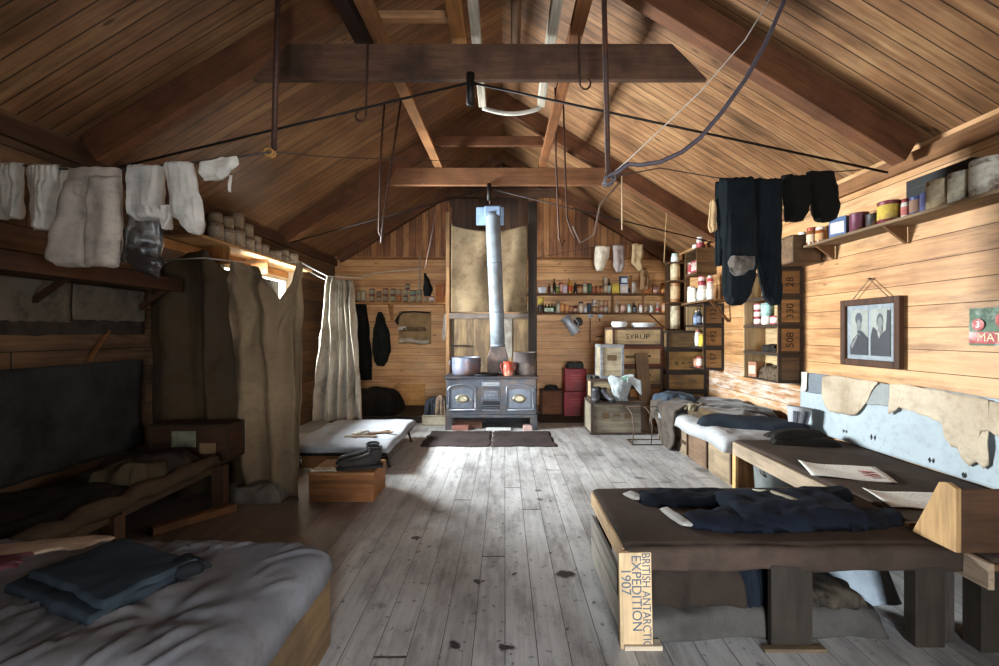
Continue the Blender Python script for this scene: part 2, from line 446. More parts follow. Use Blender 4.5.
for s in (-1, 1):
    xe = XM + s*(XR-XM+ov); ze = ZE - SL*ov
    a = [(XM, YF-.12, ZR), (xe, YF-.12, ze), (xe, YR+.12, ze), (XM, YR+.12, ZR)]
    b = [(x, y, z+.07) for x, y, z in a]
    mb.add(a+b, [(0,1,2,3),(7,6,5,4),(0,4,5,1),(1,5,6,2),(2,6,7,3),(3,7,4,0)])
struct(mb.build('ceiling', M_roof))
# wall plates along the eaves and the ledge under the gable
m_plate = wood('#7d5330', 'y'); m_platex = wood('#8a5a30', 'x')
mb = MB(); mb.box((XR-.045, YF, ZE-.16), (XR, YR, ZE-.05)); struct(mb.build('trim_1', m_plate, bevel=.004))
mb = MB(); mb.box((XL, YF, ZE-.16), (XL+.045, YR, ZE-.05)); struct(mb.build('trim_2', wood('#4a2f1a', 'y'), bevel=.004))
mb = MB(); mb.box((XL, YR-.03, ZE-.05), (XR, YR, ZE-.01)); struct(mb.build('trim_3', m_platex, bevel=.004))
mb = MB(); mb.box((XL+.01, YR-.025, 0), (XR-.01, YR, .1)); struct(mb.build('baseboard_rear', wood('#6e4a2a', 'x'), bevel=.003))

def clear_glass():
    t_ = NT('window_glass')
    tr = t_.n('ShaderNodeBsdfTransparent', {0: (.93, .96, .97, 1)}); gl = t_.n('ShaderNodeBsdfGlossy', {'Roughness': .03})
    fr = t_.n('ShaderNodeFresnel', {0: 1.45})
    mx = t_.n('ShaderNodeMixShader', {0: fr.outputs[0], 1: tr.outputs[0], 2: gl.outputs[0]})
    t_.t.links.new(mx.outputs[0], t_.out.inputs[0]); return t_.m
m_glass = clear_glass()
def window(n, x, s, y0, y1, z0, z1, m):
    r = bpy.data.objects.new('window_%d' % n, None); C.objects.link(r); r.location = (x, (y0+y1)/2, z0); struct(r)
    w = y1-y0; h = z1-z0; mb = MB()
    d0, d1 = sorted((-s*.02, s*.13))
    for a, b in (((-w/2, 0), (-w/2+.05, h)), ((w/2-.05, 0), (w/2, h)), ((-w/2, 0), (w/2, .05)), ((-w/2, h-.05), (w/2, h))):
        mb.box((d0, a[0], a[1]), (d1, b[0], b[1]))
    mb.build('frame', m, r, bevel=.004)
    mb = MB()
    for k in (1, 2): mb.cbox((s*.06, -w/2+w*k/3, h/2), (.03, .025, h-.08))
    mb.cbox((s*.06, 0, h/2), (.03, w-.08, .025)); mb.build('glazing_bar', m, r)
    mb = MB(); mb.box((s*.06-.002, -w/2+.04, .04), (s*.06+.002, w/2-.04, h-.04)); mb.build('pane', m_glass, r)
window(1, XL, -1, WY0, WY1, WZ0, WZ1, wood('#c9b79c', 'y', dirt=.2))
window(2, XR, 1, RY0, RY1, RZ0, RZ1, wood('#a88a62', 'y'))
# deep casing boards around the left window
mb = MB(); mb.box((XL, WY1, 1.15), (XL+.16, WY1+.05, 2.16)); struct(mb.build('trim_4', wood('#e3d6c0', 'z', dirt=.1)))
mb = MB(); mb.box((XL, WY0-.9, WZ1), (XL+.03, WY1, 2.14)); struct(mb.build('trim_5', wood('#a8723c', 'y')))

# ================================================================ ROOF TRUSSES
m_raft = wood('#673f25', 'x', dirt=.5); m_beam = wood('#5a3e2c', 'x', dirt=.85); m_col = wood('#7d5335', 'x', dirt=.4)
m_iron = plain('#43312a', .6, .5, .35, 40, stain='#5a3522')
m_irond = plain('#231d1a', .55, .6, .3, 40)
def truss(Y, label, tie, d=.2, w=.11, king=None, tie2=None, rodz=None, m_t=None):
    r = thing('roof_truss', label, 'roof truss', (XM, Y, ZE))
    for s in (-1, 1):
        mb = MB(); L = (XR-XM)
        off = Vector((-s*SL, 0, -1)).normalized()*(d/2+.002)
        a = Vector((-s*.06, 0, ZR-ZE+.06*SL))+off*1.02; b = Vector((s*(L-.05), 0, (ZR-ZE)-SL*(L-.05)))+off
        ln = (b-a).length
        ww = w if s > 0 else w-.008
        rf = MB().box((0, -ww/2, -d/2), (ln, ww/2, d/2)).build('rafter', m_raft, r, bevel=.006)
        rf.location = a; rf.rotation_euler = (0, math.atan2(SL, 1) if s > 0 else PI - math.atan2(SL, 1), 0)
    for k, (x0, x1, z0, z1, mm, nm, cut) in enumerate(tie):
        dy = w/2+.03
        pl = [(x0-XM+(cut if cut else 0), z1-ZE), (x0-XM, z0-ZE), (x1-XM, z0-ZE), (x1-XM-(cut if cut else 0), z1-ZE)]
        MB().prism(pl, -dy, -w/2+.03 if nm == 'collar' else -w/2+.015).build(nm, mm, r, bevel=.005)
    if rodz:
        px0, z0, xa, xb, z1 = rodz
        for x in (xa, xb):
            MB().tube([(px0-XM, -.1, z0-ZE), (x-XM, -.1, z1-ZE)], .008, 6).build('tie_rod', m_irond, r, smooth=True)
        MB().tube([(px0-XM, -.1, z0-ZE+.06), (px0-XM, -.1, z0-ZE-.15)], .028, 8).build('rod_anchor', m_irond, r, smooth=True)
    return r
truss(3.1, 'nearest roof truss with a thick dark blackened tie beam', [(-1.70, 1.36, 3.03, 3.27, m_beam, 'tie_beam', .24)],
      king=None, rodz=(-.23, 3.0, -2.72, 2.55, 2.40))
truss(5.77, 'middle roof truss with brown collar boards before the stove gable', [(-1.49, 1.37, 3.20, 3.42, m_col, 'collar', .12), (-.93, .52, 3.70, 3.82, m_raft, 'collar', .06)],
      rodz=(-.2, 3.15, -2.70, 2.62, 2.47))
truss(7.66, 'rearmost sooty roof truss standing against the gable boards', [(-1.0, .92, 3.62, 3.78, m_beam, 'collar', .1)], d=.16, w=.1)

# loose timbers lying over the beams
def overhead(X_, Y0, Y1, z0, z1, w, h, col, label, rz=0):
    o = MB().box((-w/2, 0, 0), (w/2, Y1-Y0, h)).build('roof_timber', wood(col, 'y', grain=26), bevel=.004)
    o.location = (X_, Y0, z0); o.rotation_euler = (math.atan2(z1-z0, Y1-Y0), 0, rz)
    return tag(o, label, 'timber', 'timbers laid over the tie beams')
overhead(-.84, .9, 5.9, 3.20, 3.43, .10, .05, '#8a5c36', 'long brown timber from the near beam down to the middle collar, stove side')
overhead(-.98, .9, 3.4, 3.30, 3.305, .09, .22, '#2d1a10', 'dark plank on edge beside the long brown timber above')
overhead(-.31, .9, 3.3, 3.305, 3.305, .10, .07, '#9a6636', 'short orange brown timber lying beside the old sledge overhead')
overhead(.475, .9, 5.9, 3.23, 3.43, .09, .06, '#7a4a26', 'long brown timber by the sledge, reaching the middle collar')
o = MB().box((-.32, -.03, 0), (.32, .03, .05)).build('roof_batten', wood('#a87850', 'x'), bevel=.004); o.location = (-.6, 2.95, 3.376); tag(o, 'short pale batten lying across two overhead timbers', 'batten')

# the sledge
sl = thing('sledge', 'weathered grey wooden sledge stored on the overhead beams', 'sledge', (.06, 1.2, 3.31))
m_sled = wood('#b9ac98', 'y', dirt=.3, grain=40)
for x in (-.255, .255):
    pts = [(x, 0, .0), (x, 2.3, .0), (x, 2.55, -.005), (x, 2.72, -.02)]
    mb = MB()
    for a, b in zip(pts, pts[1:]):
        mb.beam((a[0], a[1], a[2]+.045), (b[0], b[1]+.004, b[2]+.045), .065, .085)
    mb.build('runner', m_sled, sl, bevel=.006)
for y in (.5, 1.55, 2.2): MB().cbox((0, y, .11), (.6, .05, .04)).build('crossbar', m_sled, sl, bevel=.005)
MB().tube([(-.255 + .51*k/12, 2.74, -.01 - .05*math.sin(PI*k/12)) for k in range(13)], .018, 7).build('bow', wood('#d8d0c2', 'x'), sl, smooth=True)
MB().tube([(.02+.006*math.sin(k), .3+k*.3, .16) for k in range(8)], .035, 8).build('slat', wood('#6a4a30', 'y'), sl, smooth=True)

# hanging iron rods
def hook_rod(p, z0, z1, r, label, dx=0, dy=0, hook=.035, sg=1, m=m_iron, name='hanging_hook', cat='hook', group='iron hooks hung from the beams'):
    pts = [(0, 0, z0-z1), (dx*.5, dy*.5, (z0-z1)/2), (dx, dy, 0)]
    if hook:
        pts += [(dx+sg*(-hook+hook*math.cos(a)), dy, -hook*math.sin(a)) for a in [PI*k/6 for k in range(1, 9)]]
    o = MB().tube(pts, r, 7).build(name, m, smooth=True); o.location = (p[0], p[1], z1)
    return tag(o, label, cat, group)
def rodpx(x0, y0, x1, y1, Y, r, label, hook=.035, ztop=None, **k):
    a = P(x0, y0, Y); b = P(x1, y1, Y)
    return hook_rod((a.x, Y), ztop or a.z, b.z, r, label, dx=b.x-a.x, hook=hook, **k)
o = rodpx(280, -40, 274, 150, 2.6, .016, 'square iron rod holding the clothes line with the pale garments', hook=0, name='line_rod', cat='rod', group='iron rods that hold the lines', ztop=roof_z(-1.3))
o = rodpx(601, -40, 608, 172, 2.6, .016, 'long iron rod with a knotted cable at its foot', hook=0, name='line_rod', cat='rod', group='iron rods that hold the lines', ztop=roof_z(.56))
YB = 3.0
rodpx(368, 56, 366, 116, YB, .007, 'short iron hook on the blackened beam beside the dark plank', ztop=3.31)
rodpx(578, 0, 580, 84, YB, .007, 'iron hook hanging from the timber near the cable rod', ztop=3.6, sg=-1)
YB = 4.6
def bar(pts, r, label, name='iron_rod', m=m_iron, cat='rod', group='thin iron rods under the roof'):
    b = Vector(pts[0]); o = MB().tube([Vector(p)-b for p in pts], r, 6).build(name, m, smooth=True); o.location = b
    return tag(o, label, cat, group)
bar([P(386, 82, YB), P(381, 150, YB), P(379, 232, YB), P(382, 238, YB), P(385, 233, YB)], .010, 'straight long iron rod of the pair left of the stove')
bar([P(401, 100, YB), P(392, 160, YB), P(384, 215, YB), P(381, 243, YB)], .010, 'slanting long iron rod of the pair left of the stove')
bar([P(555, 88, YB), P(556, 160, YB), P(559, 238, YB), P(562, 246, YB), P(565, 240, YB)], .009, 'longer iron rod with a crook right of the stove')
bar([P(563, 88, YB), P(565, 160, YB), P(567, 218, YB), P(572, 232, YB), P(577, 240, YB)], .009, 'shorter iron rod with a bent end right of the stove')
bar([P(438, 186, 5.6), P(434, 225, 5.6), P(425, 268, 5.6)], .006, 'thin slanting wire hanging before the tin shelf', name='hanging_wire', cat='wire')
bar([P(622, 176, 3.5), P(622, 230, 3.5)], .005, 'short pale cord hanging under the knotted cable', name='hanging_twine', m=plain('#b59a78', .9), cat='cord')
bar([P(668, 190, 6.0), P(666, 225, 6.0), P(664, 263, 6.0)], .006, 'thin twine hanging above the orange tins in the corner', name='hanging_twine', m=plain('#a5855c', .9), cat='cord')
bar([P(490, 155, 5.72), P(490, 204, 5.72)], .012, 'iron rod from the upper collar down above the stovepipe', name='flue_rod')
bar([P(620, 182, 3.4), P(600, 205, 3.4), P(594, 235, 3.4), P(580, 243, 3.4), P(573, 226, 3.4)], .007, 'looped dark cord hanging beneath the cable knot', name='hanging_twine', m=plain('#6a5546', .9), cat='cord')
m_cable = plain('#524a50', .6, .2, .15)
Yc = 2.55
bar([P(x, y, Yc) for x, y in ((800,-40),(782,6),(765,45),(745,80),(722,112),(700,138),(682,152),(660,162),(640,165),(628,164),(618,172),(609,176))], .0125, 'grey cable looping from the roof to the iron rod foot', name='cable', m=m_cable, cat='cable')
bar([P(x, y, Yc+.05) for x, y in ((775,-10),(745,40),(700,92),(660,130),(628,160),(610,176))], .003, 'thin white string running beside the grey cable', name='string', m=plain('#cfc6ba', .9), cat='string')
mb = MB()
for k in range(5):
    a = k*1.3; mb.tube([(.03*math.cos(a+i*.8), .03*math.sin(a*2+i*.8), .03*math.sin(i*.9+a)) for i in range(9)], .006, 5)
o = mb.build('knot', plain('#5a5150', .8), smooth=True); o.location = P(609, 180, 2.56); tag(o, 'wire knot tied round the foot of the cable rod', 'knot')
# ================================================================ helpers for furniture
def crate(name, label, size, loc, rz=0, frame='#3a2c22', panel='#a98558', stencil=None, group=None, cat='crate', fw=.035, depthin=.012,
          side=True, smudge=None, srot=0, ssize=None, ssx=1.0):
    w, d, h = size
    r = thing(name, label, cat, loc, rz, group)
    MB().box((-w/2, -d/2+depthin, 0), (w/2, d/2, h)).build('box_body', wood(panel, 'x', dirt=.7), r, bevel=.003)
    mb = MB()
    y0, y1 = -d/2, -d/2+depthin+.004
    mb.box((-w/2-.002, y0, 0), (w/2+.002, y1, fw)); mb.box((-w/2-.002, y0, h-fw), (w/2+.002, y1, h+.002))
    mb.box((-w/2-.002, y0, fw), (-w/2+fw, y1, h-fw)); mb.box((w/2-fw, y0, fw), (w/2+.002, y1, h-fw))
    if side:
        for s in (-1, 1):
            xa, xb = sorted((s*(w/2-.002), s*(w/2+.010)))
            mb.box((xa, y1, 0), (xb, d/2, fw)); mb.box((xa, y1, h-fw), (xb, d/2, h+.002))
            mb.box((xa, d/2-fw, fw), (xb, d/2, h-fw))
    mb.build('edge_batten', wood(frame, 'x', dirt=.5), r, bevel=.003)
    if stencil:
        R = Matrix.Rotation(srot, 4, 'Z')
        text(stencil, ssize or h*.36, r, T(0, -d/2+depthin-.0012, h/2) @ FRONT @ R, plain('#1d1712', .9), 'stencil_lettering', sx=ssx)
    if smudge:
        rnd = random.Random(len(label)*7+int(w*100))
        for k in range(smudge):
            x = -w*.32 + w*.64*(k+.5)/smudge; z = h*.5+rnd.uniform(-.12, .12)*h
            MB().cbox((x, -d/2+depthin-.0006, z), (w*.4/smudge, .001, h*rnd.uniform(.06, .2))).build('faded_marking', plain('#5a4730', .95), r)
    return r

def garment(name, label, cat, sets, Y, mats, group=None, extra=None, **kw):
    pts = [P(x, y, Y) for s in sets for (y, a, b) in s[0] for x in (a, b)]
    cx = sum(p.x for p in pts)/len(pts); zt = max(p.z for p in pts)
    mb = MB()
    for k, s in enumerate(sets):
        k_ = dict(kw); k_.update(s[2] if len(s) > 2 else {})
        rows = [(P(a, y, Y).z-zt, P(a, y, Y).x-cx, P(b, y, Y).x-cx) for (y, a, b) in s[0]]
        mb.mi = (s[2].get('mi', 0) if len(s) > 2 else 0); k_.pop('mi', None); dy = k_.pop('dy', 0); k_.pop('depth', None)
        k_.setdefault('fold', .010); mb.rows(rows, s[1]*1.7, seed=k+len(label), M=T(0, dy, 0), **k_)
    o = mb.build(name, mats, smooth=True); o.location = (cx, Y, zt)
    return tag(o, label, cat, group)

# ================================================================ LEFT: clothes line
YL = 2.5
m_wirec = plain('#3c3735', .6, .4)
bar([P(-40, 158, YL), P(0, 163, YL), P(60, 169, YL), P(120, 169, YL), P(180, 164, YL), P(240, 157, YL), P(270, 152, YL)], .005,
    'sagging clothes line carrying the pale woollens', name='clothes_line', m=m_wirec, cat='line', group=None)
bar([P(276, 152, 2.55), P(330, 157, 3.2), P(410, 160, 4.4), P(500, 161, 5.6)], .004, 'taut line running from the line rod towards the stove gable', name='clothes_line', m=m_wirec, cat='line')
mb = MB()
for k in range(4):
    a = k*1.5; mb.tube([(.025*math.cos(a+i*.9), .02*math.sin(a*2+i*.8), .022*math.sin(i*.9+a)) for i in range(9)], .005, 5)
o = mb.build('knot', plain('#a2743f', .8), smooth=True); o.location = P(270, 153, 2.52); tag(o, 'brown string knot at the foot of the iron line rod', 'knot')
k_cream = knit('#e8dccb', .35, 70); k_tan = cloth('#c9b7a6', .25, 9, trans=.3, weave=160); k_rib = knit('#ddd3c6', .35, 50); k_dark = cloth('#231d18', .3, 9)
gl = 'woollens drying on the clothes line'
garment('knitted_stocking', 'cream knitted stocking at the wall end of the clothes line', 'stocking',
        [([(163,-14,24),(190,-12,23),(212,-6,21),(219,-2,20)], .02, dict(ribs=9, ramp=.006))], YL, k_cream, gl, amp=.012)
garment('woollen_stocking', 'creased cream stocking hanging beside the long underpants', 'stocking',
        [([(165,28,60),(185,29,58),(205,31,57),(222,32,55),(230,34,52)], .025), ([(166,54,70),(190,55,66),(212,57,64),(222,56,62)], .015, dict(dy=.03))], YL, k_cream, gl, amp=.016)
garment('long_underpants', 'long pale beige woollen underpants with two wide legs on the line', 'underpants',
        [([(168,68,122),(182,67,122),(200,67,122)], .02), ([(180,66,98),(210,60,97),(240,52,93),(258,48,90),(267,58,88)], .028), ([(178,92,122),(210,91,122),(240,90,122),(262,88,122),(267,88,121)], .028, dict(dy=-.012))], YL, k_tan, gl, amp=.012, nv=36)
garment('ribbed_sock', 'grey ribbed sock with a pale toe on the clothes line', 'sock',
        [([(166,128,164),(185,129,163),(205,128,162),(214,127,168),(220,134,170)], .03, dict(ribs=8, ramp=.013))], YL, k_rib, gl, amp=.014)
garment('ribbed_sock', 'white ribbed sock with a drooping toe near the rag', 'sock',
        [([(163,166,194),(185,168,197),(205,170,203),(215,171,204),(224,184,204),(234,192,199)], .03, dict(ribs=8, ramp=.012)), ([(205,158,172),(216,160,171),(229,164,169)], .015)], YL, k_rib, gl, amp=.012)
garment('white_rag', 'torn white rag with loose threads at the end of the line', 'rag',
        [([(157,222,238),(164,200,239),(172,198,230),(180,204,222)], .012), ([(175,229,232),(192,229,231)], .003)], YL, cloth('#ddd5c8', .2, 9, trans=.35), gl, amp=.02)
garment('dark_mitten', 'dark leathery mitten with pale scuffs behind the ribbed socks', 'mitten',
        [([(214,128,164),(240,126,163),(256,122,160),(262,128,166),(270,140,160),(276,146,158)], .03), ([(228,122,134),(250,121,131),(262,122,128)], .015)], YL+.1, plain('#2a2420', .35, 0, .5, 9, stain='#8d857c'), gl, amp=.03)

# ================================================================ LEFT wall, rail, hung cloths, bunk
M_dk = wood('#3d2213', 'y', dirt=.5)
r = thing('wall_shelf', 'long narrow dark shelf with a brown front rail on the left wall', 'shelf', (XL, 2.75, 1.66))
MB().box((0.01, -1.3, .04), (.33, .88, .065)).build('shelf_board', M_dk, r, bevel=.004)
MB().box((.30, -1.3, 0), (.335, .88, .10)).build('front_rail', wood('#43260f', 'y', dirt=.5), r, bevel=.005)
for y in (-.9, .0, .8): MB().beam((.012, y, -.16), (.28, y, .03), .03, .03, up=Yv).build('bracket', M_dk, r)
def wall_cloth(name, label, y0, y1, z0, z1, x, m, seed, amp=.015, fringe=0):
    def fn(u, v):
        y = y0+(y1-y0)*u; z = z0+(z1-z0)*v
        n = noise.noise(Vector((y*4+seed, z*3, seed)))*amp + .4*amp*noise.noise(Vector((y*13, z*9, seed)))
        if v < .01: z += .02*noise.noise(Vector((y*20, seed, 0)))
        return Vector((x+.5*amp+n, y-(y0+y1)/2, z-z0))
    o = MB().grid(fn, 40, 24).build(name, m, smooth=True, solid=.004); o.location = (0, (y0+y1)/2, z0)
    return tag(o, label, 'cloth', 'cloths hung on the left wall')
wall_cloth('hung_canvas', 'pale grimy canvas strip below the left shelf, the one nearer the camera', 1.4, 2.98, 1.40, 1.66, XL+.05, cloth('#6b5f51', .35, 5, dirt='#3b332b'), 1)
wall_cloth('hung_canvas', 'pale grimy canvas strip below the left shelf, next to the dark curtain', 2.99, 3.60, 1.42, 1.66, XL+.05, cloth('#6b5f51', .35, 5, dirt='#3b332b'), 4)
wall_cloth('hung_canvas', 'thin dark frayed canvas edge showing under the pale strips', 1.4, 3.6, 1.32, 1.42, XL+.03, cloth('#352c25', .4, 9), 6)
wall_cloth('hung_blanket', 'large dark grey blanket hung over the lower wall above the bunk', 1.4, 3.57, .44, 1.12, XL+.04, cloth('#2c2a27', .4, 4), 9, .02)
o = MB().beam((0, -.07, 0), (0, .09, .22), .012, .03, up=X).build('wooden_batten', wood('#7a4d28', 'y')); o.location = (XL+.03, 3.2, 1.13); tag(o, 'slanting light stick nailed to the dark left wall', 'stick')

r = thing('bunk_frame', 'rough low bunk along the left wall with log front rail', 'bunk', (-2.5, 2.7, 0))
wl = wood('#41301f', 'y', dirt=.5)
MB().box((-.40, -.75, .34), (.36, .9, .37)).build('bunk_board', wl, r)
MB().tube([(.38+.012*math.sin(k*1.7), -.76+k*.11, .40+.012*math.sin(k*2.3)) for k in range(13)], [.05+.008*math.sin(k*2.1) for k in range(13)], 10).build('log_rail', wood('#43321f', 'y', rough=.85), r, smooth=True)
MB().beam((.36, -.76, .33), (.36, .58, .33), .03, .05).build('lower_rail', wl, r, bevel=.004)
for (x, y) in ((.36, -.25), (.36, .68), (-.36, -.25), (-.36, .8)):
    MB().box((x-.045, y-.035, 0), (x+.045, y+.035, .34)).build('leg', wood('#4a311d', 'z', dirt=.5), r, bevel=.004)
def heap(name, label, cat, loc, size, m, rz=0, seed=1, amp=.03, group=None, fold=.01, **k):
    mb = MB().mound(size[0], size[1], size[2], seed=seed, amp=amp, fold=fold, **k)
    o = mb.build(name, m, smooth=True, subs=1); o.location = loc; o.rotation_euler = (0, 0, rz); return tag(o, label, cat, group)
gb = 'dark bedding heaped on the left bunk'
heap('bedding_roll', 'dark brown bedding heap at the far end of the bunk', 'bedding', (-2.42, 3.02, .37), (.55, .45, .15), cloth('#2a221c', .5, 6), seed=3, group=gb, amp=.05)
heap('bedding_roll', 'flattened dark blanket at the camera end of the bunk', 'bedding', (-2.47, 2.32, .37), (.7, .75, .08), cloth('#1f1a16', .4, 6), seed=5, group=gb, amp=.03)
heap('canvas_bundle', 'small tan canvas bundle in the middle of the dark bunk', 'bundle', (-2.32, 2.78, .37), (.3, .26, .17), cloth('#3d3222', .4, 6), seed=8, amp=.04)
r = crate('packing_crate', 'brown plank crate with a paper label behind the bunk end', (.60, .2, .27), (-2.38, 3.48, .37), 0, frame='#33200f', panel='#452916', fw=.02)
MB().box((-.13, -.092, .10), (.05, -.0885, .22)).build('paper_label', plain('#6d6a55', .9, stain='#4d5a3c'), r)
MB().box((.08, -.092, .05), (.2, -.0885, .13)).build('paper_label', plain('#72593a', .9), r)
o = MB().beam((0, 0, .03), (.30, .42, .03), .07, .05).build('floor_batten', wood('#7a5433', 'y'), bevel=.005); o.location = (-2.32, 2.95, 0); tag(o, 'loose wooden batten lying on the floor by the bunk legs', 'batten')

# ------------------------------------------------ near left mattress on its box base
r = thing('box_bed', 'low plywood box bed at the lower left under the grey mattress', 'bed', (-1.75, 1.56, 0))
mb = MB(); mb.box((-1.05, -.36, 0), (.98, -.33, .31)); mb.box((-1.05, .33, 0), (.98, .36, .31)); mb.box((-1.05, -.33, 0), (-1.02, .33, .31))
mb.build('side_board', wood('#8a6238', 'x'), r, bevel=.003)
MB().box((.98, -.36, 0), (1.005, .36, .31)).build('end_panel', wood('#6e563a', 'y', dirt=.6), r, bevel=.003)
MB().box((-1.04, -.35, .285), (.975, .35, .305)).build('bed_board', wood('#6f4c2a', 'x'), r)
def mat_fn():
    mb = MB(); mb.mound(2.12, .80, .155, nu=110, nv=70, p=10, amp=.009, nsc=5, seed=2, edge=.3, wob=.015)
    rnd = random.Random(5)
    cr = []
    for k in range(60):
        cx, cy = rnd.uniform(-.9, 1.0), rnd.uniform(-.36, .38); a = rnd.uniform(.5, 1.6); cr.append((cx, cy, math.cos(a), math.sin(a), rnd.uniform(.06, .2), rnd.uniform(.004, .012)))
    # gathered tuft near the corner
    for v in mb.v:
        if v.z > .05:
            for (cx, cy, ca, sa, L, am) in cr:
                dx, dy = v.x-cx, v.y-cy; al = dx*ca+dy*sa; ac = -dx*sa+dy*ca
                if abs(al) < L and abs(ac) < .04: v.z += am*math.cos(ac/.04*PI*1.5)*(1-(al/L)**2)*(1-abs(ac)/.04)
            d = math.hypot(v.x-.72, v.y+.16)
            v.z -= .018*math.exp(-(d/.06)**2); ang = math.atan2(v.y+.16, v.x-.72)
            v.z += .006*math.sin(ang*7+3*noise.noise(v*6))*math.exp(-((d-.11)/.06)**2)
        
    return mb
o = mat_fn().build('mattress', cloth('#747275', .25, 5, weave=150, bump=.3, dirt='#5a5350', wr=.5), smooth=True); o.location = (-1.79, 1.56, .305)
tag(o, 'wrinkled grey canvas mattress at the lower left of the hut', 'mattress')
r = thing('folded_trousers', 'folded dark slate grey trousers lying on the near grey mattress', 'trousers', (-1.40, 1.575, .455), math.radians(-22))
m_tr = cloth('#2a3136', .3, 8, wr=.6)
MB().mound(.50, .33, .035, seed=3, amp=.006, p=40, wob=.012, nu=40, nv=30, edge=.2).build('lower_fold', m_tr, r, smooth=True)
MB().mound(.46, .29, .032, seed=6, amp=.008, p=40, wob=.015, edge=.2, c=(.01, .025, .024), nu=40, nv=30).build('upper_fold', m_tr, r, smooth=True)
MB().mound(.13, .11, .035, seed=9, amp=.012, p=4, wob=.012, c=(.20, .14, .015)).build('waistband', cloth('#1c1d1f', .3, 8), r, smooth=True)
heap('folded_cloth', 'faded maroon cloth at the picture edge of the near mattress', 'cloth', (-1.98, 1.66, .455), (.34, .12, .022), cloth('#5c3438', .3, 9), rz=.35, seed=4, amp=.006, fold=0)
heap('folded_cloth', 'beige rag beside the maroon cloth on the near mattress', 'cloth', (-1.93, 1.82, .45), (.5, .12, .02), cloth('#a58a72', .3, 9), rz=.2, seed=7, amp=.008, fold=0)

# ================================================================ LEFT: divider curtains
YC = 3.65
def curtain(name, label, top, bottom, Y, m, folds, amp, seed, group=None, nu=90, nv=60, sway=0.0, cat='curtain', yfun=None):
    xs = [p[0] for p in top]; x0, x1 = xs[0], xs[-1]
    def ip(tab, x):
        for a, b in zip(tab, tab[1:]):
            if a[0] <= x <= b[0]:
                f = (x-a[0])/max(1e-6, b[0]-a[0]); return a[1]+(b[1]-a[1])*f
        return tab[-1][1]
    bx0, bx1 = bottom[0][0], bottom[-1][0]
    Ya, Yb = Y if isinstance(Y, tuple) else (Y, Y); Y = (Ya+Yb)/2
    c = P((x0+x1)/2, bottom[0][1], Y)
    def fn(u, v):
        xt = x0+(x1-x0)*u; xb = bx0+(bx1-bx0)*u
        yt = ip(top, xt); yb = ip(bottom, xb)
        v2 = v
        x = xt+(xb-xt)*v2**.8; y = yt+(yb-yt)*v2
        Yu = Ya+(Yb-Ya)*u; p = P(x, y, Yu)
        wu = u + .10*noise.noise(Vector((u*2.2, v*1.3, seed*2.7))) + .05*noise.noise(Vector((u*5, v*2.6, seed)))
        fo = amp*math.sin(2*PI*folds*wu + .8*math.sin(v*2+seed)+seed)*(.55+.45*v) + amp*.35*math.sin(2*PI*folds*2.3*wu+seed*2+v*2)*(1-.5*v)*(.5+noise.noise(Vector((u*3, v*3, seed))))
        fo += .02*noise.noise(Vector((p.x*6, p.z*3, seed)))+.008*noise.noise(Vector((p.x*18, p.z*11, seed)))
        if yfun: fo += yfun(u, v)
        return Vector((p.x-c.x+.012*noise.noise(Vector((p.z*5, u*3, seed))), fo+Yu-Y, p.z-c.z))
    o = MB().grid(fn, nu, nv).build(name, m, smooth=True, solid=.004); o.location = (c.x, Y, c.z)
    return tag(o, label, cat, group)
m_ca = cloth('#443522', .3, 4, weave=140, trans=.04, dirt='#3a3027', wr=.3); m_cb = cloth('#806a50', .25, 4, weave=140, trans=.08, dirt='#5c4a38', wr=.5)
gcur = 'sacking curtains dividing the left cubicle'
curtain('sacking_curtain', 'dark wide sacking curtain reaching the left wall', [(148,282),(185,252),(208,250),(215,262),(226,272),(235,262)], [(150,505),(248,500)], YC+.05, m_ca, 2.1, .05, 1, gcur)
curtain('sacking_curtain', 'lighter grey brown sacking curtain with a deep notch, free edge towards the aisle',
        [(226,280),(233,262),(244,264),(262,268),(266,276),(279,299),(290,281),(298,263),(302,262),(304,272)], [(240,494),(262,498),(303,497)], YC, m_cb, 2.3, .06, 3, gcur, nu=110,
        yfun=lambda u, v: .022*math.sin(math.atan2(v*2.2, 1.0-u+.02)*13)*math.exp(-v*3)+.016*math.sin(math.atan2(v*2.2, u+.05)*11)*math.exp(-v*3.5)-.06*math.exp(-((u-.45)/.12)**2)*(1-v)+.03*math.sin(v*7+u*5)*v)
heap('curtain_hem', 'crumpled grey sacking pooled on the floor by the curtain foot', 'sacking', (-2.02, 3.6, 0), (.5, .22, .12), cloth('#6a6156', .35, 6), seed=12, amp=.04)
bar([(XL, YC+.03, 1.92), P(205, 258, YC), P(240, 262, YC), P(300, 262, YC), P(327, 276, 5.75), P(362, 278, 5.8)], .006, 'wire carrying the sacking and white curtains', name='curtain_wire', m=plain('#bdb4a6', .5, .3), cat='wire')
bar([P(302, 268, YC), P(326, 280, 5.7)], .005, 'second thin wire below the curtain wire', name='curtain_wire', m=plain('#bdb4a6', .5, .3), cat='wire')
# white lit curtain further back
curtain('white_curtain', 'dirty white canvas curtain at the foot of the low white cot', [(326,276),(334,278),(342,280),(352,280)], [(312,420),(330,421),(345,420),(363,419)], (5.74, 5.98),
        cloth('#c4b9a6', .2, 4, weave=140, trans=.10, dirt='#6e624e'), 4.6, .085, 2, nu=150)
# window shelf with tins and its little boxes
r = thing('window_shelf', 'shelf above the left window with grey tins on it', 'shelf', (XL, 4.85, 2.15))
MB().box((.005, -1.0, 0), (.34, 1.2, .025)).build('shelf_board', wood('#b98a55', 'y'), r, bevel=.003)
for y in (-.55, .15): MB().box((.03, y-.012, -.16), (.30, y+.012, 0)).build('divider', wood('#a86f3a', 'z'), r, bevel=.003)

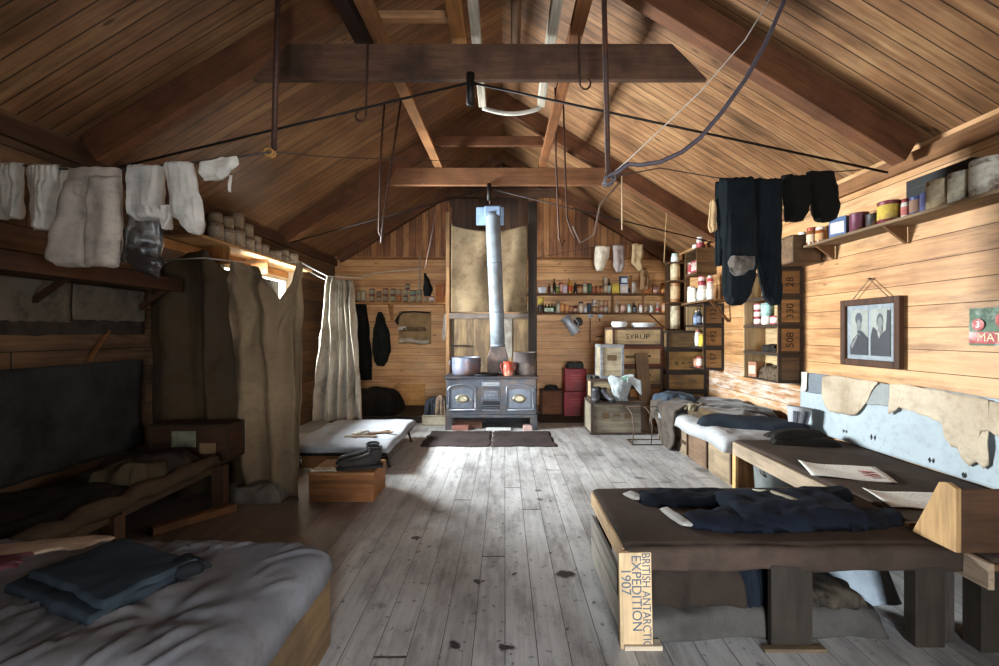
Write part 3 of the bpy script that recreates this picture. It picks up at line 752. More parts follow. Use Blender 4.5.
# ================================================================ low white cot and boot box
r = thing('camp_cot', 'low iron framed cot made up with a white sheet, left of the mat', 'cot', (-1.62, 5.0, 0))
mb = MB()
for (a, b) in (((-.5, -.66), (.46, -.66)), ((-.5, .66), (.46, .66)), ((-.5, -.66), (-.5, .66)), ((.46, -.66), (.46, .66))):
    mb.beam((a[0], a[1], .165), (b[0], b[1], .165), .03, .04)
mb.build('frame', m_irond, r, bevel=.003)
for (x, y) in ((.42, -.52), (.42, .52), (-.46, -.52), (-.46, .52)):
    MB().tube([(x, y, .16), (x+.05, y-.02, .02), (x+.055, y-.02, 0)], [.016, .013, .02], 7).build('leg', m_irond, r, smooth=True)
MB().tube([(-.44, -.53, .09), (.45, -.53, .09)], .008, 6).build('brace', m_irond, r)
MB().mound(1.04, 1.40, .07, nu=50, nv=60, p=14, amp=.008, seed=4, c=(-.01, 0, .185), wob=.02).build('white_sheet', cloth('#8a8b8e', .12, 5, weave=150, wr=.4), r, smooth=True)
o = MB().box((-.24, -.08, 0), (.24, .08, .13)).build('low_box', wood('#7a5230', 'x'), bevel=.004); o.location = (-1.76, 4.5, 0); tag(o, 'low brown wooden box tucked under the white cot', 'box')
r = thing('leather_straps', 'brown leather straps and torn card tossed on the white cot', 'straps', (-1.38, 4.72, .262), .3)
MB().beam((-.20, -.06, 0), (.17, .14, .006), .05, .008).build('strap', cloth('#4a3628', .3, 9), r)
MB().beam((-.05, .12, 0), (.20, .02, .012), .05, .008).build('strap', cloth('#5a4330', .3, 9), r)
MB().beam((-.28, .02, 0), (.02, -.10, .006), .06, .008).build('strap', cloth('#6a5846', .3, 9), r)
MB().mound(.16, .1, .03, seed=5, amp=.02, c=(-.12, .08, 0)).build('torn_card', cloth('#8b8378', .5, 20), r, smooth=True)

r = thing('boot_box', 'brown wooden box on the floor carrying a pair of boots', 'box', (-1.29, 3.72, 0), .0)
MB().box((-.255, -.18, 0), (.255, -.165, .215)).build('front_board', wood('#80502a', 'x'), r, bevel=.003)
mb = MB(); mb.box((-.255, -.165, 0), (-.24, .165, .215)); mb.box((.24, -.165, 0), (.255, .165, .215)); mb.box((-.255, .165, 0), (.255, .18, .215)); mb.build('side_board', wood('#8a5a30', 'y'), r, bevel=.003)
MB().box((-.26, -.19, .215), (.26, .185, .235)).build('lid', wood('#94663a', 'x'), r, bevel=.003)
text('J. W. R', .06, r, T(-.03, -.1806, .14) @ FRONT, plain('#a8743c', .9), 'stencil_lettering') if False else None
MB().mound(.2, .09, .012, seed=3, amp=.003, c=(-.15, -.12, .235)).build('pale_rag', cloth('#a89a88', .2, 9), r, smooth=True)
def boot(name, label, loc, rz, m, ms, sc=1.0, group=None, tall=.15):
    r = thing(name, label, 'boot', loc, rz, group)
    s = sc
    pts = [(-.075*s, 0, tall*s), (-.075*s, 0, .10*s), (-.06*s, 0, .065*s), (.0, 0, .05*s), (.08*s, 0, .042*s), (.15*s, 0, .036*s), (.19*s, 0, .03*s)]
    MB().tube(pts, [.048*s, .046*s, .05*s, .047*s, .045*s, .046*s, .026*s], 14, ry=[.055*s, .052*s, .062*s, .048*s, .038*s, .03*s, .018*s], ref=(0, 1, 0)).build('upper', m, r, smooth=True, subs=1)
    pl = [(-.13, -.035), (-.13, .035), (-.05, .042), (.05, .04), (.14, .05), (.19, .035), (.205, 0), (.19, -.035), (.14, -.05), (.05, -.04), (-.05, -.042)]
    mb = MB(); n = len(pl); mb.add([(x*s, y*s, 0) for x, y in pl]+[(x*s, y*s, .018*s) for x, y in pl], [list(range(n))[::-1], list(range(n, 2*n))]+[[i, (i+1)%n, (i+1)%n+n, i+n] for i in range(n)])
    mb.build('sole', ms, r)
    MB().tube([(-.075*s+.045*s*math.cos(a), .05*s*math.sin(a), tall*s*.97) for a in [2*PI*k/14 for k in range(15)]], .008*s, 6).build('cuff', ms, r, smooth=True)
    return r
m_lea = plain('#241d1a', .75, 0, .4, 12, stain='#4a4038'); m_sole = plain('#171311', .8)
boot('leather_boot', 'worn dark boot on the boot box, the one facing the camera', (-1.14, 3.66, .235), PI+.25, m_lea, m_sole, 1.1)
boot('leather_boot', 'worn dark boot behind its mate on the boot box', (-1.20, 3.80, .235), PI+.1, m_lea, m_sole, 1.1)

# ================================================================ STOVE
m_ci = plain('#3d3f45', .42, .55, .3, 14, spec=.5, stain='#55483f'); m_ci2 = plain('#6a6d74', .38, .6, .25, 18); m_cid = plain('#17171a', .6, .3); m_brass = plain('#8f866f', .35, .6, .3, 60)
SX, SY = -.19, 6.17
r = thing('cooking_range', 'large black cast iron cooking range with two oven doors', 'stove', (SX, SY, 0))
def arch(w, h, rise, n=10):
    return [(-w/2, 0), (w/2, 0), (w/2, h-rise)] + [(w/2-w*k/n, h-rise+rise*math.sin(PI*k/n)) for k in range(1, n)] + [(-w/2, h-rise)]
MB().box((-.62, .02, .19), (.62, .56, .70)).build('body', m_ci, r, bevel=.006)
MB().box((-.645, -.015, .70), (.645, .58, .735)).build('hot_plate', plain('#33343a', .5, .5, .3, 12, stain='#4d4038'), r, bevel=.008)
MB().box((-.635, -.01, .165), (.635, .57, .215)).build('plinth_band', m_ci, r, bevel=.008)
for dx in (-.395, .395):
    d = MB(); d.prism(arch(.37, .36, .035), .0, .025, T(dx, 0, .27)); d = d.build('oven_door', m_ci, r, bevel=.004)
    MB().prism(arch(.29, .27, .03), -.006, .002, T(dx, 0, .305)).build('door_panel', plain('#565a62', .4, .5, .3, 16), d, bevel=.003)
    mb = MB(); a = arch(.36, .35, .035)
    mb.tube([(x+dx, -.003, z+.275) for x, z in a]+[(a[0][0]+dx, -.003, a[0][1]+.275)], .011, 6); mb.build('door_moulding', m_ci2, d, smooth=True)
    Mo = T(dx-.01 if dx > 0 else dx, -.008, .43) @ Matrix.Rotation(PI/2, 4, 'X') @ Matrix.Diagonal((1.55, 1, 1, 1))
    MB().lathe([(.02, .012), (.045, .012), (.058, .006), (.06, 0)][::-1], 24, M=Mo).build('oval_badge', m_brass, d, smooth=True)
    MB().tube([(dx-(.01 if dx > 0 else 0)+.066*math.cos(a), -.02-.004*math.cos(a*12), .43+.041*math.sin(a)) for a in [2*PI*k/40 for k in range(41)]], .008, 6).build('badge_ornament', plain('#6f6655', .5, .5), d, smooth=True)
    kx = dx+(.125 if dx < 0 else -.125)
    MB().lathe([(.006, 0), (.006, .02), (.016, .025), (.016, .036), (.004, .042)], 12, M=T(kx, -.002, .415) @ Matrix.Rotation(PI/2, 4, 'X')).build('door_knob', m_brass, d, smooth=True)
    for z in (.32, .55):
        MB().tube([(dx+(-.19 if dx < 0 else .19), -.006, z-.025), (dx+(-.19 if dx < 0 else .19), -.006, z+.025)], .012, 8).build('hinge', m_ci2, d, smooth=True)
fd = MB().box((-.125, -.012, .40), (.125, .02, .565)).build('fire_door', m_ci, r, bevel=.004)
MB().box((-.095, -.02, .425), (.095, -.01, .54)).build('door_panel', plain('#5f6269', .45, .5, .3, 16), fd, bevel=.006)
MB().tube([(x, -.024, z) for x, z in ((-.06, .455), (.06, .455), (.06, .51), (-.06, .51), (-.06, .455))], .006, 6).build('door_moulding', m_ci2, fd)
MB().box((-.12, -.018, .60), (.12, .02, .665)).build('damper_plate', m_ci2, r, bevel=.006)
MB().tube([(-.08, -.024, .615), (.08, -.024, .615), (.08, -.024, .65), (-.08, -.024, .65), (-.08, -.024, .615)], .004, 5).build('plate_moulding', m_brass, r)
MB().box((-.12, -.004, .29), (.12, .022, .385)).build('ash_opening', m_cid, r)
mb = MB()
for z in (.305, .335): mb.tube([(-.115, -.012, z), (.115, -.012, z)], .007, 6)
mb.build('grate_bar', m_ci2, r)
MB().box((-.12, -.03, .27), (.12, .01, .285)).build('ash_ledge', m_ci2, r, bevel=.003)
for x in (-.58, .58):
    for y in (.03, .5):
        MB().prism([(-.05, .17), (.05, .17), (.028 if x < 0 else .05, 0), (-.05 if x < 0 else -.028, 0)], -.03, .03, T(x, y, 0)).build('leg', m_ci, r, bevel=.004)
MB().box((-.6, .53, .0), (.6, .55, .19)).build('back_plate', m_cid, r)
mb = MB(); mb.prism([(-.15, 0), (.15, 0), (.15, .25), (.10, .40), (-.10, .40), (-.15, .25)], -.08, .1, T(.085, .40, .735))
mb.build('flue_hood', plain('#5d4c44', .55, .4, .35, 14, stain='#3a3534'), r, bevel=.01)
MB().tube([(.085, .41, 1.13), (.07, .40, 1.6), (.04, .385, 2.3), (.012, .37, 3.0), (.008, .37, 3.07)], [.105, .105, .106, .107, .107], 28).build('stovepipe', plain('#787e83', .6, .15, .3, 6, stain='#66615c'), r, smooth=True)
for z, x in ((1.14, .085), (1.62, .07), (2.32, .04)): MB().tube([(x, .405-(z-1)*.018, z), (x-.001, .405-(z-1)*.018, z+.025)], .110, 28).build('pipe_collar', plain('#7d8388', .5, .3), r, smooth=True)
MB().box((-.235, .48, 2.93), (.175, .52, 3.19)).build('flue_cap', plain('#8fa4bd', .5, .2, .2, 9), r, bevel=.004)
MB().box((-.11, .28, 3.02), (.13, .48, 3.16)).build('flue_flange', plain('#7d90a8', .5, .2), r, bevel=.02)
# things under and on the range
for k, (x, w, c, lb) in enumerate(((-.42, .22, '#7a4d42', 'dull red brick under the range, oven side'), (.10, .34, '#b5b3b0', 'pale flat tin lying under the range centre'), (.50, .12, '#b08f86', 'pinkish brick by the range leg'))):
    o = MB().box((-w/2, -.06, 0), (w/2, .06, .06 if k != 1 else .02)).build('brick' if k != 1 else 'flat_tin', plain(c, .8), bevel=.004); o.location = (SX+x, SY+.02, 0)
    tag(o, lb, 'brick' if k != 1 else 'tin')
r = thing('ash_heap_tray', 'rusty ash tray under the range between its legs', 'tray', (SX-.33, SY+.22, 0))
MB().box((-.2, -.12, 0), (.2, .12, .10)).build('tray_body', plain('#5a3a2c', .85), r, bevel=.006)
MB().mound(.38, .22, .06, seed=3, amp=.03, c=(0, 0, .09)).build('ashes', plain('#3a322e', .95), r, smooth=True)
def pot(name, label, loc, r_, h, m, lip=True, handles=False, cat='pot', lid=None):
    r = thing(name, label, cat, loc)
    MB().lathe([(r_*.85, 0), (r_*.97, h*.12), (r_, h*.4), (r_, h), (r_*1.04, h+.006), (r_*1.04, h+.012), (r_*.95, h+.01), (r_*.94, h*.15), (.01, h*.1)], 28).build('pot_body', m, r, smooth=True, angle=50)
    if handles:
        for s in (-1, 1): MB().tube([(s*r_*.98, 0, h*.85), (s*(r_+.035), 0, h*.8), (s*(r_+.035), 0, h*.6), (s*r_*.98, 0, h*.55)], .007, 6).build('handle', m, r, smooth=True)
    if lid: MB().lathe([(r_*1.03, h+.012), (r_*1.0, h+.03), (r_*.4, h+.045), (.02, h+.05)], 24).build('lid', lid, r, smooth=True)
    return r
pot('cooking_pot', 'wide grey enamel cooking pot on the range', (SX-.36, 6.42, .735), .205, .24, plain('#666a78', .4, .3, .35, 7, stain='#6b4a3c'), handles=True)
o = MB().lathe([(.18, 0), (.195, .02), (.19, .026), (.175, .012), (.01, .01)], 28).build('griddle', m_cid, smooth=True); o.location = (SX-.08, 6.36, .735); tag(o, 'flat black griddle lying on the range between pot and jug', 'griddle')
r = thing('enamel_jug', 'red enamel jug with two handles on the range', 'jug', (SX+.235, 6.30, .735))
MB().lathe([(.06, 0), (.066, .01), (.070, .06), (.066, .14), (.062, .17), (.069, .19), (.071, .195), (.062, .19), (.058, .02), (.01, .012)], 22).build('jug_body', plain('#a8402c', .35, 0, .2, 12, stain='#d8a890'), r, smooth=True)
for s in (-1, 1): MB().tube([(s*.064, 0, .165), (s*.10, 0, .16), (s*.105, 0, .12), (s*.085, 0, .07), (s*.068, 0, .06)], .009, 7).build('handle', plain('#8a3324', .4), r, smooth=True)
pot('square_boiler', 'rust stained tall boiler pot at the right of the range', (SX+.475, 6.45, .735), .165, .31, plain('#4c4340', .6, .3, .35, 9, stain='#8a7a70'), cat='boiler')
# screen behind the range
r = thing('range_screen', 'soot stained timber screen standing behind the range', 'screen', (SX, 6.95, 0))
MB().box((-.72, -.04, 0), (-.66, .04, 3.2)).build('post', wood('#7d5a38', 'z'), r, bevel=.004)
MB().box((.55, -.05, 0), (.68, .05, 3.35)).build('post', wood('#322820', 'z', dirt=.3), r, bevel=.004)
MB().box((-.66, -.075, 1.55), (.55, -.04, 1.635)).build('rail', wood('#6d5f55', 'x', dirt=.6), r, bevel=.004)
MB().box((-.655, 0, .2), (.545, .02, 1.58)).build('back_sheet', planks('screen_boards', 0, 2, .3, ('#4d3a26', '#7d6545', '#a58c66'), grain=12, gap=.02, streak=.6, knots=False), r)
MB().box((-.66, -.06, 1.13), (-.38, .0, 1.145)).build('small_shelf', m_irond, r)
MB().box((.0, -.012, .95), (.30, 0, 1.55)).build('patch_sheet', plain('#7d756a', .8, 0, .35, 6, stain='#4a3c30'), r)
def burl(u, v):
    x = -.63+1.16*u; z = 2.98-1.33*v - .10*math.sin(PI*u)*(1-v)**2
    return Vector((x, -.02+.05*math.sin(u*11+v*2+2*noise.noise(Vector((u*3, v*2, 5))))*(.4+.6*v)*math.sin(PI*u)+.02*noise.noise(Vector((x*5, z*3, 2)))+.05*math.sin(PI*u)*math.sin(PI*v), z))
o = MB().grid(burl, 60, 50).build('burlap_hanging', cloth('#75624a', .4, 3, weave=130, dirt='#38291a', wr=.5), smooth=True, solid=.004); o.location = (SX, 6.88, 0); tag(o, 'stained tan burlap sheet hung behind the stovepipe', 'burlap')
# hearth mats
for k, (x0, x1, lb) in enumerate(((-1.0, -.17, 'dark brown hearth mat before the range, bunk side half'), (-.165, .60, 'dark brown hearth mat before the range, crate side half'))):
    o = MB().mound(x1-x0, .82, .014, nu=30, nv=30, p=30, amp=.003, seed=k, wob=.03).build('hearth_mat', cloth('#3a302d', .35, 5, dirt='#241d1b'), smooth=True); o.location = ((x0+x1)/2, 5.66, 0); tag(o, lb, 'mat', 'mats in front of the range')
# ================================================================ RIGHT: near bench
m_bt = wood('#7d6648', 'x', dirt=.6); m_leg = wood('#30281f', 'z', dirt=.6)
BZ = .43
r = thing('bench', 'low wide plank bench in the right foreground', 'bench', (1.22, 2.25, 0))
def bx(a, b): return ((a[0]-1.22, a[1]-2.25, a[2]), (b[0]-1.22, b[1]-2.25, b[2]))
MB().box(*bx((.53, 1.93, .375), (1.93, 2.60, .395))).build('bench_top', m_bt, r, bevel=.003)
MB().box(*bx((.50, 1.93, .33), (.53, 2.62, .405))).build('edge_board', wood('#c7a47c', 'y', dirt=.4), r, bevel=.003)
MB().box(*bx((.53, 1.93, .345), (1.9, 1.945, .376))).build('front_board', wood('#9a6b3c', 'x'), r, bevel=.002)
lg = MB().box((-.068, -.012, 0), (.068, .012, .405)).build('stencilled_leg', wood('#c4a67e', 'z', dirt=.4, var=.25), r, bevel=.002)
lg.location = (.555-1.22, 1.905-2.25, 0); lg.rotation_euler = (0, -.02, 0); sub(lg, 'pale plank leg with dark stencilled words running down it')
m_ink = plain('#4a5560', .9)
for i, (tx, s, xx, zz) in enumerate((('BRITISH ANTARCTIC', .050, .043, .205), ('EXPEDITION', .058, .002, .235), ('1907', .058, -.042, .285))):
    text(tx, s, lg, T(xx, -.0128, zz) @ FRONT @ TURNB, m_ink, 'stencil_lettering', sx=.86 if i == 0 else .98)
MB().box(*bx((.50, 1.88, 0), (.66, 1.93, .02))).build('foot_block', wood('#b7a58c', 'x'), r, bevel=.003)
for (xa, xb, w) in ((1.125, 1.30, .03), (1.735, 1.86, .06)):
    MB().box(*bx((xa, 1.90, 0), (xb, 1.90+w, .345))).build('leg', m_leg, r, bevel=.004)
MB().box(*bx((1.862, 1.93, 0), (1.93, 2.02, .375))).build('leg', wood('#3f3832', 'z'), r, bevel=.004)
MB().box(*bx((1.08, 1.87, 0), (1.34, 1.90, .014))).build('foot_block', wood('#6e5a44', 'x'), r, bevel=.003)
MB().box(*bx((.525, 2.52, 0), (.6, 2.60, .375))).build('leg', m_leg, r, bevel=.004)
for z0, z1, y0 in ((.02, .15, 1.95), (.16, .27, 2.02)):
    MB().box(*bx((.502, y0, z0), (.522, 2.62, z1))).build('side_board', wood('#8d8478', 'y', dirt=.4), r, bevel=.003)
# felt cover draped over the bench
def felt(u, v):
    x = .512+1.43*u; q = v*1.16
    if q < .16:
        f = q/.16; y = 1.905; z = .325+.01*noise.noise(Vector((x*5, 0, 1)))+f*(BZ-.335)
        if f > .8: y = 1.905+.02*((f-.8)/.2)**2
        y -= .012*noise.noise(Vector((x*4, q*6, 3)))
    else:
        f = (q-.16)/1.0; y = 1.925+f*.70; z = BZ-.008+.003*math.sin(x*9)+.006*noise.noise(Vector((x*3, y*4, 2))) - .02*max(0, .03-f)/.03
    e = max(0, .02-(x-.512))/.02; z -= .012*e
    return Vector((x-1.22, y-2.25, z))
o = MB().grid(felt, 80, 60).build('felt_cover', cloth('#43362e', .3, 5, weave=120, bump=.3, dirt='#2b231d'), smooth=True, solid=.008); o.location = (1.22, 2.25, 0)
tag(o, 'dark brown felt cover over the foreground bench', 'cover')
o = MB().grid(lambda u, v: Vector((.0+.13*u, .0, .09*v)), 2, 2).build('stencil', m_ink) if False else None

# jumper on the bench: body, two sleeves, cuffs
r = thing('navy_jumper', 'dark navy woollen jumper with pale cuffs spread on the near bench', 'jumper', (1.22, 2.30, BZ))
m_nv = cloth('#10151f', .4, 9, weave=130, wr=1.0, bump=.6); m_nv2 = cloth('#0c1017', .4, 9, weave=130, wr=1.0, bump=.6)
def flat(pts, depth, mat_, nm, seed, label=None, nu=30, nv=36, amp=.014):
    """rows along x: (x, y_low, y_high) lying on the bench"""
    M = Matrix(((0,0,1,0),(1,0,0,0),(0,-1,0,0),(0,0,0,1)))   # local z -> world x, local x -> world y, local -y -> up
    mb = MB().rows([(x, a, b) for x, a, b in pts], depth, nu=nu, nv=nv, M=M, amp=amp, nsc=11, seed=seed, flat=3, base=0.0)
    o = mb.wrinkle(.008, 10, seed).build(nm, mat_, r, smooth=True)
    if label: sub(o, label)
    return o
def bp(px, py, z=BZ+.02):
    Y = (EYE-z)*FL/(py-VY); return ((px-VX)*Y/FL-1.22, Y-2.30)
body = flat([(-.12, -.24, .17), (0, -.28, .20), (.2, -.26, .20), (.42, -.25, .19), (.50, -.22, .10)], .036, m_nv, 'jumper_body', 3)
flat([(-.50, .06, .20), (-.42, .02, .22), (-.2, .02, .24), (.0, .02, .23), (.15, .05, .20)], .022, m_nv2, 'sleeve', 5)
flat([(-.36, -.235, -.12), (-.26, -.26, -.06), (-.1, -.28, -.02), (.1, -.27, -.02)], .022, m_nv, 'sleeve', 8)
flat([(.30, .0, .20), (.45, .05, .24), (.60, .10, .22), (.66, .12, .20)], .028, m_nv2, 'hem_fold', 11)
flat([(.35, -.26, .02), (.5, -.24, .0), (.62, -.20, -.06), (.68, -.16, -.1)], .022, m_nv2, 'hem_fold', 13)
cuff = cloth('#98938c', .15, 9)
MB().rows([(.1, -.035, .035), (0, -.038, .038)], .012, nu=10, nv=6, M=T(-.50, .10, .016) @ Matrix.Rotation(math.radians(25), 4, 'Z') @ Matrix.Rotation(-PI/2, 4, 'X'), amp=.006).build('cuff', cuff, r, smooth=True)
MB().rows([(.2, -.025, .025), (0, -.03, .03)], .012, nu=10, nv=8, M=T(-.38, -.235, .018) @ Matrix.Rotation(math.radians(12), 4, 'Z') @ Matrix.Rotation(-PI/2, 4, 'X'), amp=.008).build('cuff', cuff, r, smooth=True)
MB().tube([(.10, .10, .062), (.17, .05, .070), (.22, -.02, .066), (.26, -.10, .058)], [.010, .022, .022, .01], 8, ry=[.006]*4).build('pale_placket', cloth('#a29a86', .3, 12), r, smooth=True)
MB().mound(.16, .09, .02, seed=4, amp=.01, c=(.06, -.06, .05), rz=.4).build('worn_patch', cloth('#5a5548', .4, 20), r, smooth=True)

# under the bench
heap('groundsheet', 'grey canvas groundsheet bundle lying flat under the near bench', 'canvas', (1.13, 2.12, .0), (1.12, .34, .13), cloth('#47433f', .3, 4, wr=.7), seed=21, amp=.02, nu=60)
gu = 'bundles stowed under the near bench'
heap('canvas_sack', 'brown folded canvas sack under the bench by the stencilled leg', 'sack', (.83, 2.12, .13), (.42, .3, .19), cloth('#2b231d', .35, 6, wr=.8), seed=23, amp=.05, group=gu)
heap('blue_cloth', 'dark blue cloth bundle under the bench beside its middle leg', 'cloth', (1.12, 2.13, .12), (.20, .28, .17), cloth('#161b23', .3, 6, wr=.6), seed=24, amp=.05, group=gu)
heap('dark_parcel', 'flattened black and tan parcel under the bench right of its middle leg', 'parcel', (1.43, 2.10, .12), (.34, .26, .07), cloth('#26211e', .5, 12, wr=.6, dirt='#4a4236'), seed=26, amp=.02, group=gu)
def wsheet(u, v):
    x = 1.36+.52*u; z = .03+.31*v; y = 2.16+.22*v+.04*math.sin(u*6+v*3)*(.3+v)
    return Vector((x-1.58+.05*v, y-2.3+.03*noise.noise(Vector((u*4, v*4, 1))), z))
o = MB().grid(wsheet, 30, 24).build('white_canvas', cloth('#a9b4bd', .2, 4, wr=.5), smooth=True, solid=.01); o.location = (1.60, 2.3, 0); tag(o, 'pale blue white canvas slumped under the bench at its wall end', 'canvas')

# ------------------------------------------------ sloped end box at the right edge
r = thing('sloped_end_box', 'wooden headboard box with a sloping pale end at the right edge', 'box', (1.835, 1.83, BZ+.005))
Mx = Matrix(((0,1,0,0),(1,0,0,0),(0,0,1,0),(0,0,0,1)))
MB().prism([(0, 0), (.20, 0), (.075, .265), (.04, .275), (0, .26)], 0, .022, Mx).build('sloping_end', wood('#ad875a', 'z', dirt=.3), r, bevel=.003)
MB().box((.022, 0, 0), (.95, .02, .255)).build('front_board', wood('#4e3522', 'x', dirt=.5), r, bevel=.003)
MB().beam((.022, .25, .01), (.95, .25, .01), .02, .02).build('back_rail', wood('#6a4a30', 'x'), r)
MB().box((.93, .02, 0), (.95, .2, .2)).build('far_end', wood('#8a6a42', 'z'), r)
o = MB().box((0, 0, 0), (.5, .3, .3)).build('low_box', wood('#6f4a28', 'x'), bevel=.004); o.location = (2.12, 1.6, 0); 
tag(o, 'brown box on the floor under the sloped headboard box', 'box')

# ------------------------------------------------ wall bench 2
r = thing('wall_bench', 'long low bench along the right wall under the white canvas', 'bench', (2.40, 2.85, 0))
MB().box((-.44, -1.05, .375), (.44, .98, .40)).build('bench_top', wood('#6a4c30', 'y'), r, bevel=.003)
MB().box((-.465, -1.05, .30), (-.44, .98, .405)).build('front_apron', wood('#a08a72', 'y', dirt=.5), r, bevel=.003)
MB().box((-.464, .93, 0), (-.44, .985, .30)).build('leg', wood('#c79a62', 'z'), r, bevel=.003)
MB().box((-.44, .96, .0), (-.14, .985, .375)).build('leg', wood('#8a5c34', 'z'), r, bevel=.003)
MB().box((-.42, -.98, 0), (-.34, -.9, .375)).build('leg', m_leg, r, bevel=.003)
MB().box((.36, -.98, 0), (.43, -.9, .375)).build('leg', m_leg, r, bevel=.003)
o = MB().mound(.89, 2.04, .022, nu=40, nv=70, p=30, amp=.004, seed=5, wob=.015).build('felt_cover', cloth('#43372f', .3, 5, weave=90, bump=.3, dirt='#2e2621'), smooth=True); o.location = (2.41, 2.83, .402); tag(o, 'dark brown felt cover along the wall bench', 'cover')
m_pap = None
def newsprint():
    t = NT('newsprint'); oc = t.n('ShaderNodeTexCoord').outputs['Object']
    sp = t.n('ShaderNodeSeparateXYZ', {0: oc})
    l = t.math('GREATER_THAN', t.math('SINE', t.math('MULTIPLY', sp.outputs[1], 420.0)), .1)
    n = t.noise(t.comb(t.math('MULTIPLY', sp.outputs[0], 90.0), t.math('MULTIPLY', sp.outputs[1], 60.0), 0.0), 1.0, 3)
    k = t.math('MULTIPLY', l, t.maprange(n, .45, .55))
    b = t.noise(oc, 9.0, 2); k = t.math('MULTIPLY', k, t.maprange(b, .4, .5, .15, .7))
    return t.finish(t.mix(k, lin('#d0cbc2'), lin('#8a857e')), .85)
m_pap = newsprint()
def sheet(label, loc, sx, sy, rz, red=False):
    r = thing('newspaper', label, 'newspaper', loc, rz, 'old printed sheets on the wall bench')
    MB().grid(lambda u, v: Vector(((u-.5)*sx, (v-.5)*sy, .004+.012*(abs(2*u-1)**3)*(v)+.004*math.sin(u*7+v*3))), 16, 12).build('page', m_pap, r, smooth=True, solid=.002)
    if red:
        mb = MB()
        for k in range(3): mb.box((sx*.18, -sy*.3+k*.05, .0135), (sx*.38, -sy*.3+k*.05+.018, .0145))
        mb.build('red_print', plain('#a8483c', .9), r)
sheet('old printed sheet with red print on the wall bench', (2.20, 2.92, .426), .44, .32, -.35, True)
sheet('old printed sheet half behind the sloped headboard box', (2.20, 2.42, .426), .36, .26, -.2)
r = thing('zinc_tub', 'grey zinc bucket standing under the wall bench', 'bucket', (2.14, 3.60, 0))
MB().lathe([(.10, 0), (.12, .02), (.135, .26), (.14, .265), (.13, .26), (.11, .03), (.01, .025)], 24).build('bucket_body', plain('#8b8f8c', .5, .4, .25, 9), r, smooth=True, angle=50)
MB().tube([(.137*math.cos(a), -.06-.08*math.sin(a)*.4, .25-.07*math.sin(a)) for a in [PI*k/10 for k in range(11)]], .005, 6).build('handle', m_iron, r, smooth=True)

# white canvas on the wall, with its torn brown layer
def wy(px, x=XR-.03): return FL*x/(px-VX)
def wz(px, py, x=XR-.03): return EYE-(py-VY)*wy(px, x)/FL
r = thing('wall_canvas', 'white canvas lining on the right wall below the framed portraits', 'canvas', (XR-.02, 3.2, .4))
def wcf(u, v):
    y = 2.1+(4.32-2.1)*u; top = .955+.005*math.sin(y*9); bot = .432
    if u > .985: y -= 0
    z = bot+(top-bot)*v
    return Vector((-.012-.012*noise.noise(Vector((y*3, z*4, 1)))-.02*(1-v)**3-.004*noise.noise(Vector((y*14, z*9, 1))), y-3.2, z-.4))
MB().grid(wcf, 90, 24).build('white_lining', cloth('#9fa7aa', .1, 3, weave=150, wr=.4), r, smooth=True, solid=.004)
def torn(pts, name, m, x=XR-.055, seed=1, label=None, sag=.01):
    """pts: px columns (px, top_py, bottom_py) on the wall plane"""
    def fn(u, v):
        s = u*(len(pts)-1); i = min(int(s), len(pts)-2); f = s-i
        a = [pts[i][k]+(pts[i+1][k]-pts[i][k])*f for k in range(3)]
        py = a[1]+(a[2]-a[1])*v
        y = wy(a[0], x); z = wz(a[0], py, x)
        jag = .012*noise.noise(Vector((y*30, seed, 2)))*v
        return Vector((x-(XR-.02)-sag*noise.noise(Vector((y*8, z*8, seed)))-.03*v*v*abs(noise.noise(Vector((y*5, seed, 9)))), y-3.2, z+jag-.4))
    o = MB().grid(fn, (len(pts)-1)*6, 14).build(name, m, r, smooth=True, solid=.004)
    if label: sub(o, label)
m_brn = cloth('#b7a68f', .2, 6, weave=120, dirt='#8e7c66', wr=.8)
torn([(822,377,395),(826,376,406),(832,375,412),(845,377,414),(852,378,416),(858,379,414),(866,380,404),(872,381,390),(878,382,384)], 'torn_layer', m_brn, seed=2, label='torn light brown cloth layer')
torn([(889,384,414),(895,384,411),(900,384,408),(910,385,410),(922,388,415),(936,390,420),(944,391,424),(947,392,438),(952,393,447),(958,394,449),(962,395,458),(970,396,466),(977,397,462),(984,399,468),(989,400,466)], 'torn_layer', m_brn, seed=3, label='torn light brown cloth layer')
torn([(975,397,450),(982,399,430),(990,401,432),(999,403,436),(1015,407,440)], 'torn_layer', m_brn, seed=6, label='torn light brown cloth layer')
torn([(806,373,392),(812,373,393),(820,374,394),(828,375,395)], 'dark_patch', cloth('#6d7276', .15, 5), x=XR-.045, seed=4, label='slate grey patch')
torn([(866,381,404),(876,382,405),(886,384,406),(896,386,406)], 'dark_patch', cloth('#8a8c88', .15, 5), x=XR-.045, seed=5, label='mid grey patch')
torn([(802,372,392),(804,372,391),(807,372,390)], 'turned_edge', cloth('#cfc5b2', .15, 5), x=XR-.06, seed=7)
for (px, py, h) in ((848,431,.03),(876,437,.05),(935,460,.04),(969,475,.04)):
    y = wy(px); z = wz(px, py); x = -.045
    mb = MB(); mb.add([(x, y-3.2-.012, z-.4), (x, y-3.2, z-.4+h/2), (x, y-3.2+.012, z-.4), (x, y-3.2, z-.4-h/2)], [(0,1,2,3)])
    mb.build('tear', plain('#2b2a2a', .9), r, solid=.002)

